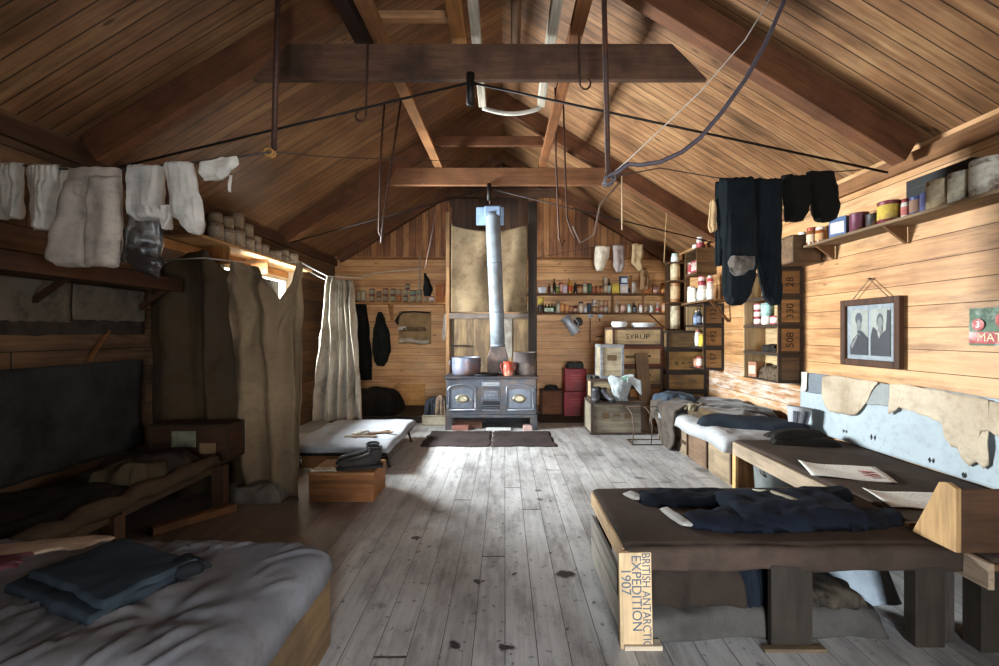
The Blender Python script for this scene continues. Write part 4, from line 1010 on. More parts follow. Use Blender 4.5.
# ------------------------------------------------ bed of boxes further along the right wall
gx = 'boxes that carry the fur strewn bed'
bl = ('pale box at the bench end of the row under the fur bed', 'stained box second from the bench under the fur bed', 'battened box third from the bench under the fur bed', 'pale box at the crate end of the row under the fur bed')
bc = ('#8f7a60', '#6d5440', '#84705a', '#93826a')
for k in range(4):
    y0 = 3.88+k*.47
    r = thing('bed_box', bl[k], 'box', (2.38, y0+.23, 0), 0, gx)
    MB().box((-.42, -.228, 0), (.42, .228, .30)).build('box_body', wood(bc[k], 'y', dirt=.6), r, bevel=.004)
    MB().box((-.432, -.228, .02), (-.42, -.205, .28)).build('edge_batten', wood('#5d4430', 'z'), r)
    if k == 2: MB().box((-.434, -.2, .12), (-.42, .228, .15)).build('edge_batten', wood('#3f2c1e', 'y'), r); MB().box((-.434, -.2, .27), (-.42, .228, .30)).build('edge_batten', wood('#3f2c1e', 'y'), r)
o = MB().mound(.95, 1.72, .13, nu=50, nv=70, p=14, amp=.012, seed=8, fold=.004, wob=.04).build('mattress', cloth('#9b9a99', .15, 4, weave=150, wr=.5), smooth=True); o.location = (2.36, 4.73, .302); tag(o, 'white mattress under the furs on the right wall bed', 'mattress')
gf = 'furs and coats on the right wall bed'
m_fur = cloth('#4b423a', .5, 7, weave=60, bump=.8, sheen=.08)
def fur_fn(u, v):     # hangs over the aisle side of the bed
    y = 5.0+.80*u; L = .75*v
    if L < .42: x = 2.30-L; z = .47+.05*math.sin(PI*L/.42)+.02*noise.noise(Vector((y*6, L*6, 1)))
    else: x = 1.88-.02*(L-.42)-.02*noise.noise(Vector((y*6, L*8, 3))); z = .46-(L-.42)*(1.05+.5*math.sin(u*6))
    return Vector((x-2.2, y-5.4+.03*noise.noise(Vector((L*6, u*2, 2))), z+.02*noise.noise(Vector((y*9, L*9, 5)))))
o = MB().grid(fur_fn, 40, 40).build('fur_skin', m_fur, smooth=True, solid=.02); o.location = (2.2, 5.4, 0); tag(o, 'grey brown fur draped over the aisle edge of the box bed', 'fur', gf)
heap('blue_pillow', 'dark blue grey pillow at the crate end of the box bed', 'pillow', (2.12, 5.66, .42), (.42, .4, .16), cloth('#3d4650', .3, 6, wr=.5), seed=31, amp=.02, group=gf)
heap('fur_sleeping_bag', 'dark brown furry sleeping bag lying along the wall on the bed', 'sleeping bag', (2.55, 5.10, .42), (.5, 1.15, .13), cloth('#33281e', .6, 6, weave=60, sheen=.2, bump=.7, dirt='#1a1614'), seed=33, amp=.035, group=gf, fold=.012)
heap('fur_skin', 'ragged tan and brown fur in the middle of the box bed', 'fur', (2.33, 4.75, .425), (.5, .75, .10), cloth('#54432c', .6, 9, weave=60, sheen=.2, bump=.8, dirt='#221c17'), seed=35, amp=.04, group=gf, rz=.25, fold=.015)
heap('rolled_coat', 'long dark slate rolled coat on the bed nearest the bench', 'coat', (2.36, 4.28, .425), (.24, .95, .10), cloth('#22272d', .3, 6, wr=.6), seed=37, amp=.008, group=gf, rz=1.05)
heap('fur_glove', 'pale ragged fur glove lying on the grey fur', 'glove', (2.10, 4.95, .50), (.12, .32, .05), cloth('#8c8068', .4, 18, weave=60, sheen=.08, dirt='#4a4238'), seed=41, amp=.02, group=gf, rz=-.9)
for k, (x, y, z, rz, lb) in enumerate(((2.44, 3.66, .425, -.2, 'black rolled felt sock on the bench end, beneath its mate'), (2.40, 3.72, .475, .15, 'black rolled felt sock lying on top of its mate'))):
    heap('felt_sock', lb, 'sock', (x, y, z), (.50, .12, .06), cloth('#25221f', .3, 9, wr=.3), seed=50+k, amp=.005, group='felt socks on the wall bench', rz=rz, fold=0, p=3, wob=.015)
r = thing('canvas_tub', 'grey striped stiff canvas piece standing against the wall', 'canvas', (2.66, 4.10, .424), .25)
MB().lathe([(.06, 0), (.075, .08), (.095, .21), (.10, .235), (.093, .225), (.055, .02), (.01, .015)], 20, M=Matrix.Rotation(.12, 4, 'Y')).build('tub_body', cloth('#9f9fa1', .25, 4), r, smooth=True)
mb = MB()
for a in (3.6, 4.5): mb.tube([((.063+.036*t)*math.cos(a)+.027*t, (.063+.036*t)*math.sin(a), .005+.2*t) for t in (0, .25, .5, .75, 1)], [.014, .016, .018, .02, .02], 8, ry=.003, ref=(-math.sin(a), math.cos(a), 0))
mb.build('dark_stripe', cloth('#4f5158', .25, 6), r, smooth=True)

# ================================================================ RIGHT WALL: portraits, poster, shelf
y0, y1 = wy(907, XR-.02), wy(847, XR-.02); z0, z1 = .955, 1.00
yc = (3.22+3.79)/2; zc = 1.335; W_, H_ = .57, .53
r = thing('framed_portraits', 'brown framed pair of portrait photographs on the right wall', 'picture', (XR-.02, yc, zc-H_/2))
mf = wood('#4a3020', 'z', dirt=.3)
mb = MB()
for (a, b) in (((-W_/2, 0), (-W_/2+.05, H_)), ((W_/2-.05, 0), (W_/2, H_)), ((-W_/2+.05, 0), (W_/2-.05, .05)), ((-W_/2+.05, H_-.05), (W_/2-.05, H_))):
    mb.box((-.03, a[0], a[1]), (.01, b[0], b[1]))
mb.build('frame', mf, r, bevel=.006)
MB().box((-.006, -W_/2+.04, .04), (.0, W_/2-.04, H_-.04)).build('mount', plain('#868a8c', .7, stain='#70757a'), r)
mph = [plain('#8a8b82', .5, scale=6), plain('#2a2a2e', .5, scale=9), plain('#6d6b69', .5), plain('#434248', .5)]
def photo(c, parts, w, lab):
    mb = MB(); mb.mi = 0; mb.box((-.0095, c-w/2, .085), (-.006, c+w/2, H_-.085))
    d = .0012
    for k, (mi, pl) in enumerate(parts):
        mb.mi = mi; n = len(pl); x = -.0095-d*(k+1)
        mb.add([(x, c-(u*w), .085+(H_-.17)*v) for u, v in pl], [list(range(n))])
    o = mb.build('photograph', mph, r); sub(o, lab)
def ell(cx, cy, rx, ry, n=18): return [(cx+rx*math.cos(2*PI*k/n), cy+ry*math.sin(2*PI*k/n)) for k in range(n)]
photo(.105, [(3, ell(-.02, .80, .20, .14)), (2, ell(-.0, .66, .13, .13)), (1, [(-.5, 0), (.5, 0), (.5, .38), (.28, .48), (.1, .54), (.06, .42), (-.08, .46), (-.34, .34), (-.5, .2)]), (2, [(-.40, .12), (-.05, .40), (-.10, .44), (-.44, .22)]), (3, [(.12,.52),(.0,.56),(-.1,.52),(-.02,.45)])], .175, 'photograph of a seated woman with upswept hair')
photo(-.10, [(3, ell(-.02, .74, .18, .16)), (2, ell(0, .68, .14, .15)), (1, [(-.5, 0), (.5, 0), (.5, .95), (.36, .97), (.30, .55), (.1, .48), (-.05, .38), (-.16, .52), (-.38, .62), (-.5, .4)]), (0, [(-.14, .50), (-.05, .36), (.05, .46), (.0, .5)]), (2, ell(.02, .56, .10, .07))], .175, 'photograph of a bearded man in a dark coat')
MB().tube([(-.012, -.17, H_), (-.012, 0, H_+.15), (-.012, .17, H_)], .004, 6).build('hanging_cord', plain('#6d5a48', .9), r)
MB().tube([(.015, 0, H_+.15), (-.02, 0, H_+.155)], .006, 6).build('nail', m_irond, r)
# poster
py0, py1 = 2.50, wy(970, XR-.004)
r = thing('tin_poster', 'torn red and green printed sheet with a numeral on the right wall', 'poster', (XR-.004, (py0+py1)/2, 1.255))
w = py1-py0
m_gr = plain('#4a5f46', .6, 0, .5, 9, stain='#aab0a6')
MB().grid(lambda u, v: Vector((-.004-.004*noise.noise(Vector((u*4, v*4, 1))), (u-.5)*w+.006*noise.noise(Vector((v*9, u, 3))), .225*v+.004*noise.noise(Vector((u*9, v, 7))))), 16, 16).build('sheet', m_gr, r, solid=.002)
m_rd = plain('#9c3a36', .6, 0, .35, 20, stain='#c8a8a0')
MB().box((-.0115, -w/2+.004, .012), (-.0095, w/2-.004, .082)).build('red_band', m_rd, r)
MB().lathe([(.036, 0), (.036, .003)], 20, M=T(-.0105, w/2-.058, .125) @ Matrix.Rotation(-PI/2, 4, 'Y')).build('red_disc', m_rd, r)
text('MATC', .072, r, T(-.0125, -.01, .047) @ FACEX, plain('#cdbf9a', .7, stain='#a05a50'), 'lettering', sx=.95)
text('3', .055, r, T(-.0145, w/2-.058, .125) @ FACEX, plain('#e8e4da', .7), 'lettering')
MB().lathe([(.05, 0), (.05, .003)], 20, M=T(-.0105, -w/2+.07, .15) @ Matrix.Rotation(-PI/2, 4, 'Y')).build('red_fruit', m_rd, r)

# ------------------------------------------------ containers
_m = {}
def cont(kind, h, r_, body, lab=None, cap=None):
    """returns a prototype (root mesh data, [(child name, mesh)]) cached by shape and colour"""
    key = (kind, round(h, 3), round(r_, 3), body, lab, cap)
    if key in _m: return _m[key]
    n = 14; ch = []
    mbod = glass(body) if kind in ('bottle', 'jar') else plain(body, .5, .15 if kind == 'tin' else 0, .3, 40, stain='#5b3a26' if kind == 'tin' else None)
    if kind == 'tin':
        MBb = MB().lathe([(r_, 0), (r_*1.03, .004), (r_, .01), (r_, h-.01), (r_*1.03, h-.005), (r_, h), (r_*.93, h-.004), (.005, h-.004)], n)
        if lab: ch.append(('paper_label', MB().lathe([(r_*1.015, h*.18), (r_*1.015, h*.82), (r_*.9, h*.82), (r_*.9, h*.18)], n), plain(lab, .8, stain='#7a6248')))
    elif kind == 'bottle':
        MBb = MB().lathe([(r_*.95, 0), (r_, .008), (r_, h*.62), (r_*.8, h*.70), (r_*.38, h*.78), (r_*.36, h*.93), (r_*.45, h*.95), (r_*.42, h*.98), (.003, h*.98)], n)
        if lab: ch.append(('paper_label', MB().lathe([(r_*1.02, h*.14), (r_*1.02, h*.52), (r_*.9, h*.52), (r_*.9, h*.14)], n), plain(lab, .8)))
        if cap: ch.append(('stopper', MB().lathe([(r_*.47, h*.9), (r_*.5, h*.95), (r_*.46, h), (.003, h)], n), plain(cap, .6)))
    elif kind == 'jar':
        MBb = MB().lathe([(r_*.93, 0), (r_, .01), (r_, h*.75), (r_*.85, h*.83), (r_*.8, h*.86), (.003, h*.86)], n)
        if lab: ch.append(('paper_label', MB().lathe([(r_*1.02, h*.18), (r_*1.02, h*.6), (r_*.9, h*.6), (r_*.9, h*.18)], n), plain(lab, .8)))
        ch.append(('lid', MB().lathe([(r_*.88, h*.82), (r_*.9, h*.86), (r_*.9, h*.98), (r_*.82, h), (.003, h)], n), plain(cap or '#8f8578', .5, .3)))
    elif kind == 'bowl':
        MBb = MB().lathe([(r_*.72, 0), (r_*.76, .006), (r_*.92, h*.75), (r_, h*.95), (r_, h), (r_*.9, h*.8), (r_*.7, .012), (.003, .012)], 24)
    else:
        MBb = MB().box((-r_, -r_*.7, 0), (r_, r_*.7, h))
        if lab: ch.append(('paper_label', MB().box((-r_*.8, -r_*.7-.002, h*.2), (r_*.8, -r_*.7, h*.75)), plain(lab, .8)))
        if cap: ch.append(('lid', MB().box((-r_*1.02, -r_*.72, h*.88), (r_*1.02, r_*.72, h*1.01)), plain(cap, .7)))
    nm = {'tin': 'tin_can', 'bottle': 'glass_bottle', 'jar': 'storage_jar', 'bowl': 'enamel_bowl', 'packet': 'packet'}[kind]
    sm = kind != 'packet'
    o = MBb.build(nm, mbod, smooth=sm, angle=40 if sm else None)
    kids = [m_[1].build(m_[0], m_[2], o, smooth=sm, angle=40 if sm else None) for m_ in ch]
    _m[key] = [o, kids, False]
    return _m[key]
def put(kind, loc, h, r_, label, group, body, lab=None, cap=None, rz=0):
    e = cont(kind, h, r_, body, lab, cap)
    if not e[2]: o = e[0]; e[2] = True
    else:
        o = e[0].copy(); C.objects.link(o)
        for c in e[1]:
            d = c.copy(); C.objects.link(d); d.parent = o
    o.location = loc; o.rotation_euler = (0, 0, rz)
    for k_ in ('group',):
        if k_ in o: del o[k_]
    return tag(o, label, {'tin': 'tin', 'bottle': 'bottle', 'jar': 'jar', 'bowl': 'bowl', 'packet': 'packet'}[kind], group)

# ------------------------------------------------ right wall shelf
r = thing('wall_shelf', 'long high shelf on the right wall above the framed portraits', 'shelf', (XR, 3.3, 2.085))
MB().box((-.22, -1.3, 0), (-.0, .70, .022)).build('shelf_board', wood('#7d6347', 'y'), r, bevel=.003)
for y in (-1.0, -.1, .6): MB().prism([(-.18, 0), (-.02, 0), (-.02, -.12)], y-.012, y+.012).build('bracket', wood('#6d4a2c', 'z'), r)
zs = 2.108; gsh = 'tins on the high right wall shelf'
def on_shelf(px, hpx, kind, rpx, label, body, lab=None, cap=None, x=XR-.13, zb=zs, group=gsh, rz=-.9):
    Y = FL*x/(px-VX); k = Y/FL
    return put(kind, (x, Y, zb), hpx*k, rpx*k, label, group, body, lab, cap, rz)
on_shelf(990, 36, 'tin', 15, 'pale paper wrapped tin at the picture edge of the high shelf', '#b3aa98', '#cfc7b4')
on_shelf(964, 30, 'tin', 12, 'pale paper wrapped tin in the middle of the three on the high shelf', '#b3aa98', '#c7bda4')
on_shelf(942, 28, 'tin', 12, 'brown stained paper wrapped tin beside the blue tins', '#a8926e', '#b5a283')
on_shelf(927, 20, 'tin', 5.5, 'small blue tin next to the brown stained wrapped tin', '#3f4c7c', '#5a5a80')
on_shelf(917, 19, 'tin', 6, 'dark blue tin with a brown label on the high shelf', '#2e365c', '#7a5a48')
on_shelf(906, 20, 'jar', 4, 'tiny white and red jar between dark blue tin and red pot', '#b9b0a4', '#a55a52', '#7a2a30')
on_shelf(889, 22, 'tin', 9.5, 'dark red tin with a yellow and white label', '#6a2028', '#b5983c')
on_shelf(874, 14, 'tin', 7, 'black squat tin between the two dark red tins', '#1c1815')
on_shelf(859, 19, 'tin', 8, 'shiny maroon tin beside the blue box', '#571f33')
on_shelf(841, 20, 'packet', 8, 'blue box with a white and red label on the high shelf', '#27466e', '#c8b6aa', rz=-1.2)
on_shelf(821, 16, 'jar', 5, 'orange jar with white lid stacked by the blue box', '#8a4a26', '#b98a5a', '#c8bfb0')
on_shelf(812, 18, 'jar', 5, 'brown and white jar second from the shelf end', '#7d4c2c', '#c0a68a', '#8c3a2c')
on_shelf(803, 16, 'jar', 4.5, 'small brown jar with white top at the far shelf end', '#8a5530', None, '#cfc7ba')
r = thing('black_case', 'black box case standing at the back of the high shelf', 'box', (XR-.05, 2.9, zs))
MB().box((-.04, -.22, 0), (.03, .22, .27)).build('box_body', plain('#16130f', .7), r, bevel=.004)
MB().box((-.043, -.2, .2), (-.04, .2, .21)).build('lid_seam', plain('#2a2520', .7), r)
o = MB().box((-.04, -.17, 0), (.03, .17, .22)).build('board_panel', wood('#4a3826', 'y'), bevel=.004); o.location = (XR-.05, 2.42, zs); tag(o, 'dark brown panel leaning behind the paper wrapped tins', 'panel')

# ------------------------------------------------ wall crates (open fronted boxes nailed to the wall)
def wall_crate(name, label, Y0, Y1, xf, z, h, stencil, frame, panel, group, back='#b89a70'):
    """open side faces the aisle (-X); the stencilled end faces the camera (-Y)"""
    d = XR-xf-.004; L = Y1-Y0
    r = thing(name, label, 'crate', (XR-.004-d/2, (Y0+Y1)/2, z), 0, group); t_ = .014
    mp = wood(panel, 'y', dirt=.4)
    MB().box((d/2-t_, -L/2, 0), (d/2, L/2, h)).build('back_board', wood(back, 'y', dirt=.3), r)
    MB().box((-d/2, -L/2, 0), (d/2-t_, L/2, t_)).build('bottom_board', mp, r)
    MB().box((-d/2, -L/2, h-t_), (d/2-t_, L/2, h)).build('top_board', mp, r)
    MB().box((-d/2, L/2-t_, t_), (d/2-t_, L/2, h-t_)).build('end_panel', wood(back, 'z', dirt=.3), r)
    e = MB().box((-d/2, -L/2, t_), (d/2-t_, -L/2+t_, h-t_)).build('end_panel', wood(panel, 'x', dirt=.4), r)
    mb = MB(); f = .03; y0, y1 = -L/2-.010, -L/2
    mb.box((-d/2-.003, y0, 0), (d/2, y1, f)); mb.box((-d/2-.003, y0, h-f), (d/2, y1, h)); mb.box((-d/2-.003, y0, f), (-d/2+f, y1, h-f)); mb.box((d/2-f, y0, f), (d/2, y1, h-f))
    mb.box((-d/2-.003, y1, 0), (-d/2+.0, L/2, t_)); mb.box((-d/2-.003, y1, h-t_), (-d/2, L/2, h))
    mb.build('edge_batten', wood(frame, 'x', dirt=.4), r, bevel=.002)
    if stencil: text(stencil, h*.36, e, T(0, -L/2-.0012, h/2) @ FRONT @ TURN, plain('#1b1511', .9), 'stencil_lettering')
    return r
gw2 = 'open crates nailed up as wall shelves beyond the portraits'
fz = .845
for k, (st, pn, lb) in enumerate(((None, '#5e4630', 'dark bottom crate of the wall stack beyond the portraits'), ('508', '#93673c', 'crate stencilled 508, second from bottom beyond the portraits'),
                                  ('330', '#9a7044', 'crate stencilled 330 beyond the portraits'), ('28', '#8c6238', 'crate stencilled 28 at the top beyond the portraits'))):
    wall_crate('wall_crate', lb, 4.33, 4.95, 2.625, fz+k*.279, .277, st, '#3f3023', pn, gw2)
o = crate('packing_crate', 'plain brown crate fixed above the stencilled wall crates by the high shelf', (.27, .34, .25), (2.73, 4.22, 1.845+.12), 0, frame='#5d452e', panel='#6d5238', fw=.012)
gw1 = 'open crates nailed up as wall shelves near the rear corner'
for k, (st, pn, lb) in enumerate((('157', '#8e683e', 'crate stencilled 157 at the bottom of the corner wall stack'), ('492', '#8a6238', 'crate stencilled 492 in the corner wall stack'), ('132', '#7d5a36', 'crate stencilled 132 under the bracketed corner shelf'))):
    wall_crate('wall_crate', lb, 5.90, 6.46, 2.60, .845+k*.292, .29, st, '#332820', pn, gw1)
r = thing('bracket_shelf', 'small bracketed shelf of white jars above the corner crates', 'shelf', (XR, 6.05, 1.735))
MB().box((-.30, -.35, 0), (-.004, .5, .022)).build('shelf_board', wood('#7a5836', 'y'), r, bevel=.003)
MB().beam((-.25, -.32, 0), (-.02, -.32, -.26), .03, .03, up=Yv).build('bracket', wood('#6a4526', 'x'), r)
gws = 'white jars on the bracketed corner shelf'
lst = (('jar', 2.62, 6.33, .22, .055, '#cfc6b6', None, '#d8d0c2', 'squat cream jar at the far end of the bracketed shelf'),
       ('jar', 2.60, 6.18, .19, .05, '#d8d0c4', '#c5bba9', '#b9b0a4', 'cream jar second from the far end of the bracketed shelf'),
       ('bottle', 2.62, 6.05, .22, .04, '#8d9396', '#c9c4ba', '#55504c', 'grey glass bottle with white label on the bracketed shelf'),
       ('jar', 2.60, 5.93, .24, .055, '#cdc4b6', '#e0d8cc', '#8a2e38', 'white jar with dark red lid on the bracketed shelf'),
       ('jar', 2.66, 5.83, .22, .045, '#d5cbbd', '#e3dcd0', '#c9b9ac', 'tall white jar in front on the bracketed shelf'))
for kd, x, y, h, rr, bo, la, ca, lb in lst: put(kd, (x, y, 1.759), h, rr, lb, gws, bo, la, ca)
put('tin', (2.60, 5.93, 2.001), .075, .05, 'small dark red tin stacked on the red lidded jar', gws, '#8a3038', '#c9a8a0')
put('jar', (2.66, 5.83, 1.981), .09, .035, 'tiny red and white jar stacked on the tall white jar', gws, '#b9a8a0', '#b03a3c', '#cfc6bc')
r = crate('packing_crate', 'small open crate of red tins high on the wall in the corner', (.26, .4, .03), (2.73, 6.3, 2.13), 0, frame='#5a4028', panel='#7a5a36', fw=.01)
MB().box((-.13, -.20, .03), (.13, -.185, .34)).build('end_panel', wood('#6e5234', 'x'), r); MB().box((-.13, .185, .03), (.13, .2, .34)).build('end_panel', wood('#6e5234', 'x'), r)
MB().box((-.14, -.2, .34), (.13, .2, .36)).build('top_board', wood('#6e5234', 'y'), r)
grr = 'red tins in the high corner crate'
for k, (y, bo) in enumerate(((6.42, '#b8a49a'), (6.30, '#9a3038'), (6.19, '#a53e44'))): put('tin', (2.66, y, 2.163), .17, .05, ('pale red banded tin at the back of the high corner crate', 'dark red tin in the middle of the high corner crate', 'red tin at the front of the high corner crate')[k], grr, bo, '#a23a40' if k == 0 else '#c8b0a6')
for k, (y, z, bo) in enumerate(((6.36, 0, '#d8d0c8'), (6.22, 0, '#a84a50'), (6.22, .08, '#c9bcb4'))): put('tin', (2.70, y, 2.493+z), .08, .05, ('white squat tin on top of the high corner crate', 'red squat tin on top of the high corner crate', 'pale squat tin stacked on the red one on the corner crate')[k], grr, bo)
# contents of crates in the corner wall stack
gcc = 'bottles in the corner wall crates'
for k, (x, y, zb, h, rr, kd, bo, la, ca, lb) in enumerate((
    (2.68, 6.30, 1.444, .20, .04, 'bottle', '#5f7088', '#8c9ab8', '#c9b8a0', 'blue labelled bottle at the back of crate 132'),
    (2.66, 6.15, 1.444, .22, .035, 'bottle', '#1c2026', '#6c7280', '#332a22', 'black bottle in the middle of crate 132'),
    (2.68, 6.02, 1.444, .19, .04, 'bottle', '#2a2a30', '#a9a49c', '#4a3a30', 'dark bottle at the camera end of crate 132'),
    (2.68, 6.24, 1.152, .23, .045, 'jar', '#c9c2b4', '#e0dacb', '#7d4a3a', 'white jar at the back of crate 492'),
    (2.66, 6.06, 1.152, .17, .05, 'tin', '#c9a02a', '#d8b83c', None, 'bright yellow tin in crate 492'),
    (2.70, 6.02, 1.324, .09, .04, 'tin', '#b9b2a4', '#d0cabd', None, 'pale tin stacked behind the yellow tin'),
    (2.68, 6.28, .860, .12, .045, 'tin', '#a86a4a', '#c89a80', None, 'brown tin at the back of crate 157'),
    (2.66, 6.14, .860, .15, .045, 'tin', '#a24840', '#cfc0b0', None, 'red tin in crate 157'),
    (2.70, 6.01, .860, .18, .035, 'jar', '#d8d2c6', None, '#c9c2b6', 'white jar at the camera end of crate 157'))):
    put(kd, (x, y, zb), h, rr, lb, gcc, bo, la, ca)
gc2 = 'tins in the wall crates beyond the portraits'
for k, (x, y, zb, h, rr, bo, la, lb) in enumerate((
    (2.74, 4.84, 1.418, .075, .055, '#7d2a30', '#d8c8bc', 'lowest of three red tins with white label in crate 330'),
    (2.74, 4.84, 1.494, .075, .055, '#7d2a30', '#c9b8b0', 'middle of three red tins in crate 330'),
    (2.74, 4.84, 1.570, .075, .055, '#8d343a', '#d8cac0', 'topmost of three red tins in crate 330'),
    (2.72, 4.66, 1.418, .09, .055, '#d0c8ba', '#ded6c8', 'squat cream tin under the mint tin in crate 330'),
    (2.72, 4.66, 1.509, .13, .06, '#7da79c', '#9cc4b8', 'mint green tin in crate 330'),
    (2.72, 4.50, 1.418, .08, .06, '#a23a40', '#e0d4cc', 'broad red and white tin at the front of crate 330'),
    (2.76, 4.46, 1.50, .11, .045, '#5c2026', '#8a4a4c', 'dark maroon tin stacked at the front of crate 330'),
    (2.74, 4.70, 1.697, .12, .05, '#8c2a34', '#c8dcd2', 'red tin with mint label in crate 28'),
    (2.74, 4.70, 1.818, .085, .045, '#a9c8ba', '#c4d8cc', 'pale mint tin stacked in crate 28'))):
    put('tin', (x, y, zb), h, rr, lb, gc2, bo, la)
for k, (x, y, z, sx, sy, h, c, lb) in enumerate(((2.74, 4.56, 1.140, .16, .26, .07, '#2a2622', 'dark clutter of small tools in crate 508'), (2.74, 4.58, .860, .16, .3, .13, '#5a4c3c', 'brown rag bundle in the bottom wall crate'))):
    heap('rag_bundle', lb, 'bundle', (x, y, z), (sx, sy, h), cloth(c, .6, 30, wr=.6), seed=60+k, amp=.025)
o = put('packet', (2.70, 4.86, .860), .16, .055, 'crumpled orange brown packet in the bottom wall crate', None, '#8a5838', '#c4a890', None, -1.3)

# ------------------------------------------------ stockings on the right line
YS = 3.05
bar([P(606, 178, 2.56), P(660, 168, YS), P(718, 178, YS), P(775, 180, YS), P(830, 172, YS), P(860, 170, 3.08)], .004, 'line carrying the black stockings by the right wall', name='clothes_line', m=m_wirec, cat='line')
k_blk = knit('#14181a', .0, 60); k_blk2 = cloth('#13110e', .3, 8, wr=.6, sheen=0.0)
gs = 'black garments on the right clothes line'
garment('black_stocking', 'long black ribbed stocking with a rounded foot behind the fur mitten', 'stocking',
        [([(179,719,754),(200,719,755),(232,720,757),(255,722,758),(275,722,756),(292,722,752),(302,727,746),(305,731,741)], .045, dict(ribs=9, ramp=.011)), ([(180,718,730),(230,718,728),(265,719,726)], .02, dict(dy=.04))], YS, k_blk, gs, amp=.014, nv=44)
garment('black_stocking', 'long black ribbed stocking with pointed toe beside the olive garment', 'stocking',
        [([(180,753,782),(210,753,781),(240,755,780),(262,758,780),(280,761,780),(295,765,780),(302,770,779),(305,773,778)], .045, dict(ribs=8, ramp=.008))], YS+.01, k_blk, gs, amp=.014, nv=44)
garment('olive_garment', 'dark olive gathered garment at the shelf end of the right line', 'garment',
        [([(176,781,812),(195,783,812),(210,785,808),(221,786,803)], .03, dict(ribs=5, ramp=.012)), ([(172,806,832),(190,808,836),(205,812,838),(219,814,836),(222,818,830)], .03)], YS+.02, [k_blk2], gs, amp=.02)
garment('fur_mitten', 'small grey fur mitten pair hanging before the black stocking', 'mitten',
        [([(256,731,745),(262,729,748),(270,730,748),(275,734,744)], .03), ([(257,745,753),(264,744,755),(270,744,753)], .022)], YS-.09, cloth('#574e46', .5, 30, weave=60, sheen=.08, bump=.8), gs, amp=.012, nv=20)
garment('canvas_bag', 'small tan canvas pouch hanging left of the black stockings', 'pouch',
        [([(200,711,714),(212,710,717),(225,709,718),(232,711,717)], .02)], YS+.05, cloth('#a3845f', .3, 9), gs, amp=.008, nv=16)
# ================================================================ REAR RIGHT: stacked crates and floor pieces
gst = 'packing crates stacked in the rear right corner'
def cr(name, label, x0, x1, y0p, y1p, Yf, depth, **k):
    """front face from the photograph's edges at distance Yf"""
    X0 = (x0-VX)*Yf/FL; X1 = (x1-VX)*Yf/FL; zb = max(0, EYE-(y1p-VY)*Yf/FL); zt = EYE-(y0p-VY)*Yf/FL
    return crate(name, label, (X1-X0, depth, zt-zb), ((X0+X1)/2, Yf+depth/2, zb), group=gst, **k)
YA, YB2 = 5.87, 6.42
kf = 6.0/FL
cr('packing_crate', 'large weathered crate on the floor carrying boots and the canvas bag', 591, 643, 402, 435, YA, .46, frame='#4b3d36', panel='#8b7f6c', smudge=3, fw=.03)
zb1 = EYE-(402-VY)*YA/FL
def crz(label, X0, X1, Yf, depth, zb, h, **k): return crate('packing_crate', label, (X1-X0, depth, h), ((X0+X1)/2, Yf+depth/2, zb), group=gst, **k)
# supporting rear column (tier heights .285)
k_ = YB2/FL
Xa, Xb = (614-VX)*k_, (663-VX)*k_
tb = [0, .285, .57, .855, 1.137]
crz('crate hidden low behind the leaning plank, lowest of the tall stack', Xa, Xb, YB2, .5, 0, .283, frame='#4a3526', panel='#9a754a')
crz('orange brown crate behind the leaning plank, second from the floor', Xa, Xb, YB2, .5, .285, .283, frame='#5a3c28', panel='#a8743f')
crz('crate with a pale panel behind the canvas bag in the tall stack', Xa, Xb, YB2, .5, .57, .283, frame='#4d362a', panel='#a08258', smudge=2)
crz('red framed crate second from the top of the tall stack', Xa, Xb, YB2, .5, .855, .28, frame='#6a3626', panel='#b59468', smudge=2)
crz('top crate of the tall stack stencilled SYRUP under the enamel basins', Xa-.02, Xb, YB2, .5, 1.137, .275, frame='#4a3026', panel='#a98e68', stencil='SYRUP', ssize=.1, ssx=1.2)
crz('small pale crate on the floor tier left of the tall stack', (592-VX)*kf, (632-VX)*kf, 6.08, .24, zb1+.004, .275, frame='#4a3a30', panel='#b09a78', smudge=0)
kf = 6.0/FL
o = crz('upright white edged crate standing left of the tall stack', (602-VX)*kf, (626-VX)*kf, 6.10, .31, zb1+.282, .46, frame='#8f8f90', panel='#a3947a', smudge=1)
# right column by the wall
X0, X1 = 2.27, 2.83; Yc2 = 6.32
gR = [(0, .255, '#9a6f40', '#45301f', 'plain brown crate at the foot of the column beside the box bed', 0), (.257, .25, '#8c6a42', '#31261e', 'dark framed crate just above the box bed pillow', 0),
      (.509, .27, '#8a683f', '#2e241c', 'dark framed crate with a faded panel in the wall column', 2), (.781, .32, '#94703f', '#332820', 'crate with faded stencil words in the wall column', 4), (1.103, .26, '#6f5334', '#3a2c20', 'top crate of the wall column below the shelf', 0)]
for zb, h, pn, fr, lb, sm in gR: crz(lb, X0, X1, Yc2, .5, zb, h, frame=fr, panel=pn, smudge=sm)
# enamel basins
gb = 'white enamel basins on the SYRUP crate'
for (X_, r_, n, lb) in (((623-VX)*k_, .115, 3, 'smaller white enamel basin'), ((647.5-VX)*k_, .185, 2, 'broad white enamel basin')):
    for j in range(n):
        w_ = ('at the bottom of its nest', 'on top of its nest') if n == 2 else ('at the bottom of its nest', 'in the middle of its nest', 'on top of its nest')
        put('bowl', (X_, YB2+.2, 1.414+j*.018), .045, r_*1.08-j*.004, lb+' '+w_[j]+' on the SYRUP crate', gb, '#dcdcda')
